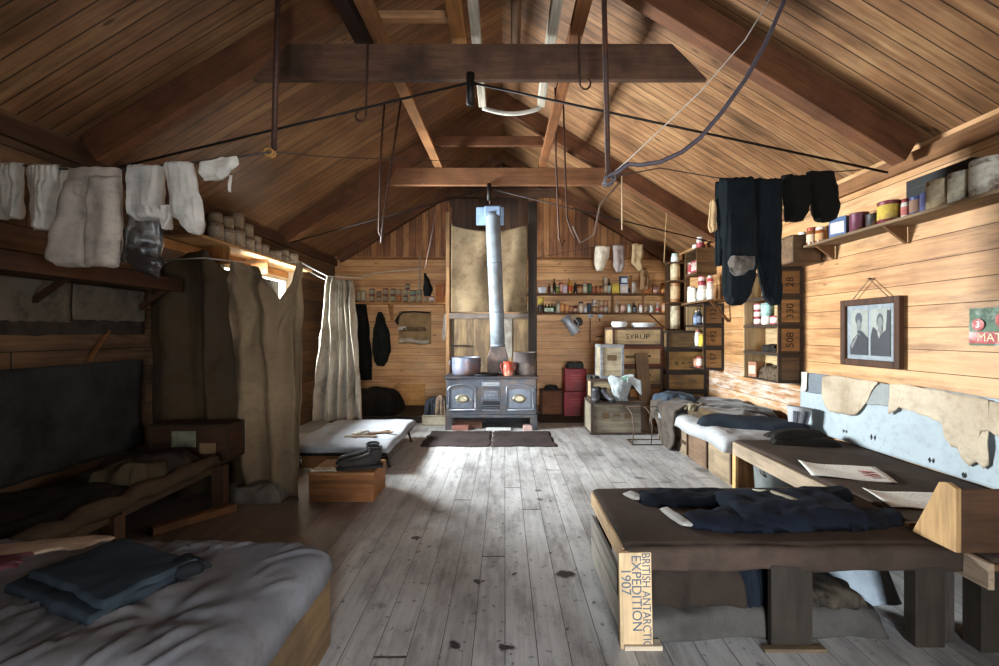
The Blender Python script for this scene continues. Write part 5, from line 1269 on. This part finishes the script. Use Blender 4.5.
# things on the big crate
zc = zb1+.004
m_bt2 = plain('#3a3a3e', .55, 0, .4, 10, stain='#5a5652')
boot('leather_boot', 'grey black boot at the outer edge of the large floor crate', (1.20, 5.97, zc), -PI/2-.2, m_bt2, m_sole, 1.15, 'boots on the large floor crate')
boot('leather_boot', 'grey black boot beside the canvas bag on the large crate', (1.34, 5.98, zc), -PI/2+.3, m_bt2, m_sole, 1.05, 'boots on the large floor crate')
r = thing('canvas_bag', 'crumpled white canvas bag with a green lining on the large crate', 'bag', (1.55, 5.96, zc)); r.scale = (.78, .78, .86)
cx = 1.62
def bagf(u, v):
    a = 2*PI*u; rr = (.09+.11*v+.03*math.sin(3*a+1)*v)*(1.0 if math.cos(a) < 0 else .9)
    z = .36*v*(1+.12*math.sin(2*a+.5)*v)
    n = .03*noise.noise(Vector((math.cos(a)*3, math.sin(a)*3, v*4)))
    return Vector((math.cos(a)*rr*1.1+n-.02, math.sin(a)*rr*.7+n, max(.0, z+.5*n*v)))
MB().grid(bagf, 36, 16).build('bag_body', cloth('#979b9a', .25, 6, wr=.7), r, smooth=True, solid=.006)
MB().grid(lambda u, v: bagf(u, .45+.5*v)*.93+Vector((0, 0, .02)), 36, 8).build('green_lining', cloth('#5f8a70', .2, 6), r, smooth=True)
MB().grid(lambda u, v: Vector((.04+.24*u, -.13-.05*v+.02*math.sin(u*4), .36-.16*v*(.4+u)+.03*math.sin(u*5))), 10, 10).build('bag_flap', cloth('#979b9a', .25, 6, wr=.7), r, smooth=True, solid=.005)
MB().mound(.18, .12, .05, seed=4, amp=.01).build('bag_base', cloth('#8d908f', .2, 6), r, smooth=True)
heap('dark_rag', 'small dark rag lying on the narrow crate near the boots', 'rag', (1.20, 6.19, zb1+.282), (.10, .14, .04), cloth('#3a3834', .4, 12), seed=71, amp=.01)
# leaning plank
o = MB().box((-.088, -.014, 0), (.088, .014, 1.08)).build('leaning_plank', wood('#6d5640', 'z', dirt=.5), bevel=.003); o.location = (1.92, 6.03, 0.01); o.rotation_euler = (-.30, 0, 0)
tag(o, 'grey brown plank leaning upright against the tall crate stack', 'plank')
# wire hoop stand
r = thing('wire_stand', 'rusty wire hoop stand on the floor before the large crate', 'wire stand', (1.83, 5.45, 0))
mw = plain('#5c4a3e', .6, .5); R0 = .007
pr = lambda px, py, Y: P(px, py, Y)-Vector((1.83, 5.45, 0))
def hoop(pts): return MB().tube(pts, R0, 6).build('wire_hoop', mw, r, smooth=True)
MB().tube([(-.32, -.12, .008), (.09, -.12, .008), (.09, .14, .008), (-.32, .14, .008), (-.32, -.12, .008)], R0, 6).build('base_wire', mw, r)
for x0 in (-.32, -.10): hoop([(x0, -.12, .008), (x0+.02, -.11, .2), (x0+.01, -.07, .36), (x0-.02, 0, .42), (x0-.02, .1, .42)])
hoop([(.09, .14, .008), (.085, .12, .3), (.07, .1, .42), (-.12, .1, .42), (-.34, .1, .42)])
hoop([(.09, -.12, .008), (.08, -.05, .3), (.07, .1, .42)])
# red tins left
for k, (zb, h, lb) in enumerate(((.0, .40, 'dented red square tin on the floor at the rear wall'), (.402, .36, 'red square tin stacked on top, at the rear wall'))):
    r = thing('square_tin', lb, 'tin', ((575-VX)*7.2/FL, 7.3, zb+.0), 0, 'red square tins by the rear wall')
    w = .37-.03*k
    MB().box((-w/2, -.16, 0), (w/2, .16, h)).build('tin_body', plain('#96292e', .5, .1, .3, 8, stain='#5f2a28'), r, bevel=.012)
    MB().box((-w/2-.004, -.164, h-.07), (w/2+.004, .164, h-.002)).build('lid', plain('#8a2932', .5, .1, .4, 8, stain='#6a5850'), r, bevel=.01)
    for j in range(3): MB().box((-w*.22, -.1625, h*.45+j*.045), (w*.25, -.16, h*.45+j*.045+.012)).build('faded_marking', plain('#b06a62', .8), r)
heap('flat_hat', 'flat dark grey cloth hat lying on the upper red square tin', 'hat', ((576-VX)*7.2/FL, 7.3, .764), (.26, .2, .10), cloth('#3c3d3a', .3, 9), seed=73, amp=.015)
r = crate('wooden_box', 'reddish brown wooden box on the floor left of the red tins', (.34, .3, .40), ((552-VX)*7.3/FL, 7.42, 0), frame='#4d3020', panel='#7a4c30', fw=.02)
heap('iron_lump', 'dark iron cap on the reddish brown box', 'lid', ((552-VX)*7.3/FL, 7.4, .402), (.2, .14, .06), m_cid, seed=75, amp=.006)
o = MB().box((-.5, -.5, 0), (.5, .5, .012)).build('floor_shade_sheet', wood('#3b342e', 'x'), bevel=.002); o.location = (.95, 7.0, 0); o.scale = (.9, .75, 1); tag(o, 'dark sheet imitating floor shade between the range and the large crate', 'sheet')  # thin dark panel added to imitate the shaded floor beside the range

# ------------------------------------------------ rear right shelves
for nm, z, lb in (('wall_shelf', 1.995, 'upper shelf of bottles on the rear wall right of the range'), ('wall_shelf', 1.672, 'lower shelf of bottles on the rear wall right of the range')):
    r = thing(nm, lb, 'shelf', (1.5, YR, z))
    MB().box((-1.25, -.24, -.022), (1.30, -.004, 0)).build('shelf_board', wood('#6d4a2c', 'x'), r, bevel=.003)
    if z < 1.9:
        MB().beam((.92, -.2, -.02), (1.22, -.03, -.25), .02, .03, up=Yv).build('bracket', wood('#6a4526', 'x'), r)
    for x in ((.29, .80) if z < 1.9 else (.6,)):
        MB().box((x, -.235, 0), (x+.025, -.21, .30)).build('post', wood('#7a5330', 'z'), r)
gB = {1.995: 'bottles and tins on the upper rear shelf', 1.672: 'bottles and tins on the lower rear shelf'}
YS2 = 7.60
names = {'tin': 'tin', 'bottle': 'glass bottle', 'jar': 'jar', 'packet': 'packet', 'bowl': 'bowl'}
def row(items, z, where, Y, group):
    n = 0
    for it in items:
        px, h, w, kd, col, bo, la, ca = it[:8]; st = it[8] if len(it) > 8 else None
        n += 1; k = Y/FL; x = (px-VX)*k; hh = h*k; rr = w*k/2
        put(kd, (x, Y, z), hh, rr, f"{col} {names[kd]}, {ORD[n-1]} along {where}", group, bo, la, ca)
        if st:
            sh, skd, scol, sbo, sla, sca = st
            put(skd, (x, Y, z+hh+.001), sh*k, rr*.97, f"{scol} {names[skd]} stacked on the {ORD[n-1]} along {where}", group, sbo, sla, sca)
row([(542.4,6,9,'bowl','white','#cfcfd2',None,None),(549,10,2.6,'bottle','dark red','#4a1c16',None,'#2a1a14'),(551.6,10,2.2,'bottle','pale','#b9a98c','#cbbfa8','#8a6a4a'),
     (554.4,15,3,'bottle','tall dark','#191c16',None,'#2a231c'),(557.4,8,3,'jar','olive green','#5c6a2c','#8a9648','#c9c2b0'),(561,11,4,'tin','orange pink','#b8663a','#c9a08a',None),
     (565,8,4.4,'packet','lilac','#b9a4b0','#cdbcc4',None),(570,15,4.8,'bottle','yellow sauce','#b58a2c','#b8502c','#d8c8b0'),(575.4,11,3.4,'bottle','black','#17191a',None,'#3a2c24'),
     (579.4,9,5.4,'jar','orange','#9a5a34','#b98a6a','#26211e'),(585,11,4.4,'jar','pale green','#9aa084','#c4c0a0','#b08a80'),(589.5,10,4,'tin','dark green','#2c4030','#4a6a4c',None),
     (593.8,7,4,'tin','small brown','#7a3c28','#a86a4a','#2a2320'),(597.8,7,3.6,'tin','small rust','#8a4a2c','#a8704c',None),(601.3,7.5,3.4,'jar','small orange lidded','#8a4c2c','#b0784c','#1f1a18'),
     (605.4,8,4.4,'tin','tall pale','#b09a80','#cbb79c',None,(9,'tin','tall pale','#b59c80','#c4ae94',None)),(609.3,15,3,'bottle','dark green','#14301e','#c9d0c0','#22201c'),
     (615,9.5,7.4,'packet','bright yellow','#b5992c','#c9b04a',None),(623.6,9,7.4,'packet','pinkish grey','#b8a9a2','#c8bab2',None,(8,'packet','blue and white','#2c4a6c','#cdd4d8',None)),
     (629,7,3.4,'bottle','small dark','#1d1d1f',None,'#c8c0b4'),(633.4,11,4.6,'tin','tall white','#cfc8bc','#dcd6ca',None),(646.6,6,6,'packet','orange brown','#a4602e',None,None),
     (656,8,6,'tin','pinkish','#a06a50','#c49a88',None),(663.6,10,5.4,'tin','orange','#b0602a','#c98a4a',None),(671,6,5,'packet','dark brown','#3a2a1e',None,None)],
    1.996, 'the upper rear shelf from the range', YS2, gB[1.995])
row([(541,8,6,'tin','dark','#2a1d14',None,None,(7,'tin','bright yellow','#b59a3a','#c9ae50',None)),(545.8,9,2.8,'bottle','green white labelled','#16301c','#c8d0c0','#22281c'),(548.9,9,2.8,'bottle','green','#16301c','#b8c8b0','#22281c'),
     (552,9,2.8,'bottle','green','#1a3820','#c8d8c0','#22281c'),(555,9,2.8,'bottle','dark green','#14281a',None,'#22281c'),(558.3,11,3,'jar','pale','#b5ad96','#c8c0a8','#8a7a64'),
     (562.2,9,4.6,'tin','orange','#b8703c','#c98e5a',None),(566.9,8,4.4,'tin','orange','#b8743c','#c98e5a',None),(571.2,6.5,4,'tin','brown red','#6a3024','#a87a5c',None),(575.4,7,4,'jar','dark red','#5a2620','#b09078','#3a201c'),
     (581,11,5,'jar','cream','#b8a08a','#cdb8a4','#4a2c24'),(585.4,8,3.2,'bottle','white fronted','#c0c0c0','#d8d8d8','#2a2a2e'),(589,9.5,4.4,'tin','dark blue','#27303c','#3a4454',None),
     (594.6,8,5,'jar','brown','#8a6848','#b89a78','#cfc8bc',(4.5,'tin','small white','#c8c2b8',None,None)),(601.5,6,4.8,'tin','dull red','#9a5a44','#c0a08a',None,(6,'tin','tan','#a87c5c','#c4a488',None)),
     (606,6,4.6,'tin','grey','#8c8680','#c0b4a8',None,(6,'tin','rusty','#9a5c3c','#b88a6a',None)),(616.7,11,4.2,'bottle','cream','#c0a888','#cdb89c','#d8d0c4'),(623,8,6,'tin','pink','#a87868','#c4a090',None),
     (629.3,8.5,4.2,'jar','mint','#a8bcb0','#cfdcd2','#7a9088'),(634.6,10,4,'bottle','black','#191a1c','#5a5c60','#2a2624'),(641.5,9,5,'jar','white','#c0b0a4','#d8cec4','#8a4038'),(646.4,7,4.4,'tin','tan','#a48468','#c0a890',None),
     (651,7,4.6,'jar','white','#d0ccc4',None,'#dcd8d0'),(657.8,9.5,3.8,'bottle','red and white','#a0968c','#a84a40','#c8c0b8'),(664.7,9.5,6.4,'tin','orange','#b4662a','#c8a080',None),(674.3,10,4.6,'bottle','white','#c8c4b8','#dcd8d0','#8ab0a0')],
    1.673, 'the lower rear shelf from the range', YS2, gB[1.672])
# column of goods in the corner
r = thing('corner_crate', 'tall narrow upright crate of goods in the rear right corner', 'crate', (2.70, 7.0, 1.37))
X_ = (683-VX)*7.0/FL
MB().box((.10, -.02, .0), (.15, .18, 1.1)).build('side_board', wood('#5c4028', 'z'), r); MB().box((-.15, .16, 0), (.10, .18, 1.1)).build('back_board', wood('#5c4028', 'z'), r); MB().box((-.15, -.02, 0), (.1, .16, .02)).build('bottom_board', wood('#5c4028', 'x'), r)
MB().box((-.15, -.02, .42), (.1, .16, .44)).build('shelf_board', wood('#5c4028', 'x'), r); MB().box((-.15, -.02, .76), (.1, .16, .78)).build('shelf_board', wood('#5c4028', 'x'), r)
for k, (zb, h, bo, la, lb) in enumerate(((.022, .36, '#b0a184', '#c8bb9c', 'tall cream tin at the bottom of the narrow corner crate'), (.442, .3, '#a87a50', '#c9ad84', 'tan tin in the middle of the narrow corner crate'), (.782, .28, '#b8a078', '#d0bc98', 'pale tan tin at the top inside the narrow corner crate'), (1.102, .0, '', '', ''))):
    if h: put('tin', (2.67, 7.06, 1.37+zb), h, .07, lb, 'tins in the narrow corner crate', bo, la)
put('jar', (2.67, 7.06, 2.434), .14, .06, 'mint lidded white jar on top of the narrow corner crate', 'tins in the narrow corner crate', '#c8ccc0', '#d8dcd2', '#a8c4b4') 
MB().box((-.15, -.02, 1.04), (.1, .16, 1.062)).build('top_board', wood('#5c4028', 'x'), r)
# socks pinned above the shelf
gk = 'socks hung above the rear shelves'
bar([P(535, 258, 7.25), P(600, 246, 7.25), P(650, 243, 7.25), P(700, 256, 7.25)], .004, 'string carrying the three short socks above the rear shelf', name='clothes_line', m=m_wirec, cat='line')
garment('short_sock', 'cream sock, left of the three above the rear shelf', 'sock', [([(246,595,610),(256,594,609),(264,594,606),(271,596,603)], .04)], 7.25, cloth('#c9bba6', .25, 9), gk, amp=.02, nv=20)
garment('short_sock', 'grey sock, middle of the three above the rear shelf', 'sock', [([(245,612,624),(256,613,624),(265,613,625),(272,616,622)], .04)], 7.25, cloth('#8d7f78', .25, 9), gk, amp=.02, nv=20)
garment('short_sock', 'tan ragged sock, right of the three above the rear shelf', 'sock', [([(244,632,643),(254,632,643),(262,631,642),(270,637,643)], .04)], 7.25, cloth('#9c8462', .25, 9), gk, amp=.03, nv=20)
garment('leather_strip', 'brown hide strip hanging above the upper rear shelf', 'hide', [([(268,640,647),(280,640,650),(290,640,648)], .03)], 7.45, cloth('#7a5c40', .3, 9), None, amp=.03, nv=16)
# utensils
def hang(name, label, cat, px, py, build, Y=YR-.03):
    p = P(px, py, Y); r = thing(name, label, cat, p, 0, 'kitchen tools hung under the rear shelf'); build(r); return r
m_en = plain('#b5bcc4', .35, .2, .2, 14, stain='#7c838c')
def b_jug(r):
    M = T(0, -.06, -.16) @ Matrix.Rotation(-.65, 4, 'Y')
    MB().lathe([(.085, -.16), (.09, -.15), (.075, .0), (.07, .12), (.095, .17), (.09, .165), (.06, .1), (.07, -.14), (.01, -.15)], 20, M=M).build('jug_body', m_en, r, smooth=True, angle=50)
    MB().tube([M @ Vector(p) for p in ((.07, 0, .12), (.13, 0, .10), (.13, 0, -.05), (.08, 0, -.1))], .01, 6).build('handle', m_en, r, smooth=True)
    MB().lathe([(.07, -.161), (.07, -.158)], 16, M=M).build('dark_base', m_cid, r)
hang('enamel_jug', 'pale enamel jug hanging tilted under the lower rear shelf', 'jug', 570, 316, b_jug)
def b_str(r):
    MB().lathe([(.005, 0), (.075, .015), (.08, .03), (.07, .025)], 18, M=T(0, -.01, -.05) @ Matrix.Rotation(PI/2, 4, 'X')).build('strainer_bowl', plain('#40382f', .7, .4), r, smooth=True)
    MB().tube([(0, -.02, -.12), (.02, -.02, -.24)], .008, 6).build('handle', m_iron, r)
hang('strainer', 'round dark strainer hanging beside the enamel jug', 'strainer', 578, 319, b_str)
def b_lad(L):
    def f(r):
        MB().lathe([(.01, 0), (.04, .012), (.048, .035), (.042, .033), (.03, .012), (.003, .008)], 16, M=T(0, 0, -.03) @ Matrix.Rotation(PI/2, 4, 'X')).build('ladle_bowl', plain('#c8c8c6', .3, .4), r, smooth=True)
        MB().tube([(0, -.02, -.07), (0, -.02, -L)], [.007, .010], 6).build('handle', m_irond, r)
    return f
hang('ladle', 'long handled ladle hanging under the rear shelf, nearer the strainer', 'ladle', 590, 314, b_lad(.50))
hang('ladle', 'short ladle hanging under the rear shelf, nearer the crates', 'ladle', 599.5, 314, b_lad(.12))
def b_pan(r):
    MB().tube([(-.28, -.04, -.01), (.06, -.04, .02)], .010, 6).build('handle', m_irond, r)
    MB().lathe([(.07, 0), (.08, .07), (.075, .07), (.065, .01), (.005, .008)], 16, M=T(.13, -.05, -.02)).build('pan_bowl', m_irond, r, smooth=True)
hang('saucepan', 'black long handled pan hanging beside the tall crate stack', 'pan', 612, 336, b_pan, YR-.1)
# tins in the gap left of the dark post
row([(527.3,6,5,'tin','tan','#a8845c','#c4aa88',None),], 1.996, 'the rear shelf behind the dark post', 7.62, gB[1.995])
row([(527.5,7,5,'tin','pale','#b8b09c','#d0c8b4',None),], 1.673, 'the lower rear shelf behind the dark post', 7.62, gB[1.672])
r = thing('side_rack', 'narrow rack shelf between burlap and the dark post', 'shelf', (.38, YR, 1.66))
for z in (.012, .335): MB().box((-.10, -.24, z-.03), (-.02+.0, -.004, z)).build('shelf_board', wood('#6d4a2c', 'x'), r)

# ------------------------------------------------ rear left shelf
r = thing('wall_shelf', 'rear wall shelf of red and orange tins left of the range', 'shelf', (-1.72, YR, 1.845))
MB().box((-.78, -.28, -.03), (.77, -.004, 0)).build('shelf_board', wood('#b07a44', 'x'), r, bevel=.003)
for x in (-.22, .72): 
    MB().box((x-.02, -.05, -.30), (x+.02, -.004, -.03)).build('bracket', wood('#a06a38', 'z'), r); MB().beam((x, -.24, -.04), (x, -.03, -.28), .03, .03, up=X).build('bracket', wood('#a06a38', 'y'), r)
gL = 'tins on the rear left shelf'
zL = 1.846
Rd, Ro, Cr, Gr, Mn = ('#6a241b', '#8f7d62'), ('#a4551f', '#a8682c'), ('#8f8064', '#a09376'), ('#5c231a', '#85886e'), ('#7a2a1c', '#7d9c8c')
low = [(358.5,12,4,Cr,'cream'),(363.5,12,4.6,Cr,'cream'),(372,7,5.6,Rd,'dark red'),(379,5.5,4.8,Rd,'squat red'),(385.6,7,5.2,Rd,'dark red'),(393,7,5.2,Gr,'dark red'),(399,6.8,5,Ro,'rust orange'),(405.5,6.5,5,Gr,'dark red'),(413,6.5,7,Cr,'cream'),(419.5,8,5,Cr,'cream'),(426,5,3.2,Cr,'small white'),(431.6,6,5,('#a85a4a','#e0d6cc'),'white and red'),(439,8.5,6,Ro,'orange'),(445.5,9,5,Ro,'orange')]
up = {2: (6.5, Gr, 'green labelled'), 3: (5.5, ('#4a3a34','#6a5a50'), 'dark'), 4: (7, Rd, 'red labelled'), 5: (6.5, Gr, 'pale labelled'), 6: (6, Cr, 'cream'), 7: (6, Cr, 'cream'), 8: (5.5, Mn, 'mint labelled'), 9: (4.5, Mn, 'mint labelled'), 12: (9.5, Ro, 'orange'), 13: (9.5, Ro, 'orange')}
Yl = 7.60; kL = Yl/FL
for i, (px, h, w, cc, col) in enumerate(low):
    x = (px-VX)*kL
    kd = 'packet' if i in (12, 13) else 'tin'
    put(kd, (x, Yl, zL), h*kL, w*kL/2, f"{col} {kd}, {ORD[i]} from the white curtain along the rear left shelf", gL, cc[0], cc[1])
    if i in up:
        hh, c2, cl = up[i]; put(kd, (x, Yl, zL+h*kL+.001), hh*kL, w*kL/2*.97, f"{cl} {kd} stacked on the {ORD[i]} along the rear left shelf", gL, c2[0], c2[1])
x = (407.5-VX)*kL; put('tin', (x+.0, Yl, zL+.1116*1.9+.005), 5.5*kL, 2.4*kL, 'topmost dark tin on the pile of the rear left shelf', gL, '#4a2a22', '#8a8a6c')
garment('peaked_hat', 'black peaked cloth hat hanging before the rear left shelf', 'hat', [([(273,424,426),(281,424,430),(289,423,433),(296,424,431)], .04)], 7.32, cloth('#12110f', .3, 8), None, amp=.02, nv=20)
o = MB().tube([(0, 0, 0), (0, 0, .62)], .013, 8).build('white_candle', plain('#8f8474', .6), smooth=True); p = P(419, 300, 7.36); o.location = (p.x, 7.52, 1.99); o.location = (p.x-.02, 7.52, 1.982); tag(o, 'tall pale stick standing on the cream tin of the left shelf', 'stick')
bar([P(362, 277, 7.0), P(375, 273, 7.0), P(395, 271, 7.0), P(420, 269, 7.0)], .008, 'pale crooked stick hanging above the rear left tins', name='crooked_stick', m=plain('#b8ad9c', .8), cat='stick')
# hanging picture / calendar
p = P(415, 328, YR-.012)
r = thing('wall_pocket', 'worn canvas tool pocket hanging under the rear left shelf', 'pocket', (p.x, YR-.012, p.z))
MB().grid(lambda u, v: Vector(((u-.5)*.56, -.004-.012*noise.noise(Vector((u*4, v*4, 2))), (v-.5)*.56+.01*math.sin(u*7))), 16, 16).build('backing_cloth', cloth('#8f7350', .3, 7), r, smooth=True, solid=.004)
MB().grid(lambda u, v: Vector(((u-.5)*.5-.01, -.02-.03*math.sin(PI*v), -.25+.06*v+.02*math.sin(u*6))), 16, 6).build('white_fold', cloth('#b5aa98', .3, 7), r, smooth=True, solid=.004)
MB().tube([(-.28, -.02, .2), (-.2, -.03, .27), (0, -.03, .28), (.26, -.02, .26)], .014, 6).build('dark_edge', cloth('#2a211b', .3, 9), r, smooth=True)
MB().tube([(-.28, -.02, .2), (-.31, -.03, .12), (-.29, -.02, .06)], [.02, .035, .015], 6).build('dark_edge', cloth('#2a211b', .3, 9), r, smooth=True)
MB().mound(.4, .06, .08, seed=3, amp=.01, c=(0, -.05, -.06)).build('pocket_roll', cloth('#6a563e', .3, 9), r, smooth=True)
MB().mound(.12, .05, .06, seed=5, amp=.01, c=(-.2, -.06, -.03)).build('white_tuft', cloth('#c8c2b8', .2, 9), r, smooth=True)
# hanging coats
gk2 = 'dark clothes hanging on the rear wall left of the range'
garment('hanging_coat', 'black coat hanging below the rear left shelf', 'coat', [([(312,379,382),(320,376,385),(335,373,390),(350,372,391),(360,374,388),(366,378,384)], .07)], 7.6, cloth('#151713', .35, 6, wr=.6), gk2, amp=.03)
garment('hanging_coat', 'brownish black coat hanging beside the white curtain', 'coat', [([(302,355,366),(330,355,369),(360,356,372),(380,358,372)], .07)], 7.58, cloth('#0f0d0b', .35, 6, wr=.6), gk2, amp=.03)
garment('white_towel', 'small white cloth hanging at the range end of the left shelf', 'towel', [([(314,444,448),(325,443,449),(335,442,448),(341,443,445)], .02)], 7.62, cloth('#cfc8bc', .2, 8), None, amp=.012, nv=16)
# boards and dark bunk on the rear left
o = MB().box((-.27, -.012, 0), (.27, .012, .36)).build('loose_board', wood('#c08a4e', 'x'), bevel=.003); o.location = ((408-VX)*7.6/FL, 7.66, .10); o.rotation_euler = (-.12, 0, 0); tag(o, 'bright wooden board standing along the rear wall left of range', 'board')
r = thing('low_platform', 'dark low platform along the rear wall left of the range', 'platform', (-1.9, 7.1, 0))
MB().box((-.75, -.45, .06), (.72, .62, .10)).build('platform_board', wood('#2a1e14', 'x'), r, bevel=.004); MB().box((-.74, -.43, 0), (.70, -.39, .06)).build('front_edge', wood('#33241a', 'x'), r); MB().box((-.74, .5, 0), (.70, .54, .06)).build('front_edge', wood('#33241a', 'x'), r)
heap('bedding_roll', 'black bedding heap on the rear left platform', 'bedding', (-2.05, 7.0, .10), (.85, .7, .38), cloth('#120f0d', .4, 5, wr=.6), seed=81, amp=.06, p=3, fold=.02)
o = crate('wooden_box', 'pale low box of scraps beside the range', (.34, .4, .14), ((434-VX)*6.45/FL, 6.65, 0), frame='#a8997c', panel='#b7ab94', fw=.015)
gsc = 'dark scraps heaped in the pale low box'
xb = (434-VX)*6.45/FL
heap('dark_scrap', 'large slate grey scrap bundle in the low box by the range', 'scrap', (xb-.05, 6.68, .142), (.22, .34, .24), cloth('#222327', .5, 9, wr=.8), seed=83, amp=.05, group=gsc, p=3)
heap('dark_scrap', 'tan and brown scrap on the heap against the range', 'scrap', (xb+.09, 6.62, .142), (.14, .26, .31), cloth('#5a4a3c', .6, 14, wr=.8), seed=85, amp=.05, group=gsc, p=3)
# window shelf tins (grey) over the left window
gW = 'grey tins on the shelf above the left window'
zw = 2.176; n = 0
for (y, h, r_, st) in ((4.28,.19,.065,.13),(4.45,.17,.07,.16),(4.62,.20,.075,.22),(4.80,.15,.07,.2),(4.97,.14,.06,.1),(5.12,.15,.06,0),(5.27,.11,.055,0),(5.42,.14,.055,0),(5.60,.10,.07,.10),(5.80,.17,.08,0)):
    put('tin', (XL+.18, y, zw), h, r_, f"grey brown tin, {ORD[n]} from the socks along the left window shelf", gW, '#7a6a58', '#9a8a76')
    if st: put('tin', (XL+.17, y+.01, zw+h+.001), st*.8, r_*.9, f"smaller tin stacked on the {ORD[n]} along the left window shelf", gW, '#6a5a48', '#8a7a64')
    n += 1

# ================================================================ LIGHT: daylight through the two windows
def area(name, loc, size, rot, energy, col, spread=180):
    l = bpy.data.lights.new(name, 'AREA'); l.shape = 'RECTANGLE'; l.size, l.size_y = size; l.energy = energy; l.color = col; l.spread = math.radians(spread)
    o = bpy.data.objects.new(name, l); C.objects.link(o); o.location = loc; o.rotation_euler = rot; return o
area('window_daylight', (XL-.075, (WY0+WY1)/2, (WZ0+WZ1)/2), (WZ1-WZ0, WY1-WY0), (0, -PI/2, 0), E_LEFT, (.93, .97, 1.0))
area('door_daylight', ((DX0+DX1)/2, YF-.2, 1.0), (DX1-DX0, 1.95), (PI/2, 0, 0), E_DOOR, (.86, .93, 1.0), 80)
area('window_daylight', (XR+.17, (RY0+RY1)/2, (RZ0+RZ1)/2), (RZ1-RZ0, RY1-RY0), (0, PI/2, 0), E_RIGHT, (.82, .91, 1.0), 70)
w = bpy.data.worlds.new('sky'); bpy.context.scene.world = w; w.use_nodes = True
bg = w.node_tree.nodes['Background']; bg.inputs[0].default_value = (.80, .90, 1.0, 1); bg.inputs[1].default_value = 6.0

cam = bpy.data.cameras.new('camera'); cam.sensor_width = 36; cam.lens = FL/999*36; cam.shift_x = -(VX-499.5)/999; cam.shift_y = 0.0; cam.clip_start = .05
co = bpy.data.objects.new('camera', cam); C.objects.link(co); co.location = (0, 0, EYE); co.rotation_euler = (PI/2, 0, 0)
sc = bpy.context.scene; sc.camera = co
sc.view_settings.view_transform = 'Standard'; sc.view_settings.look = 'None'; sc.view_settings.gamma = 1; sc.view_settings.use_curve_mapping = False
sc.view_settings.exposure = EXPO
sc.cycles.max_bounces = 10; sc.cycles.diffuse_bounces = 4; sc.cycles.glossy_bounces = 3; sc.cycles.transparent_max_bounces = 8
sc.cycles.use_denoising = True; sc.cycles.sample_clamp_indirect = 8
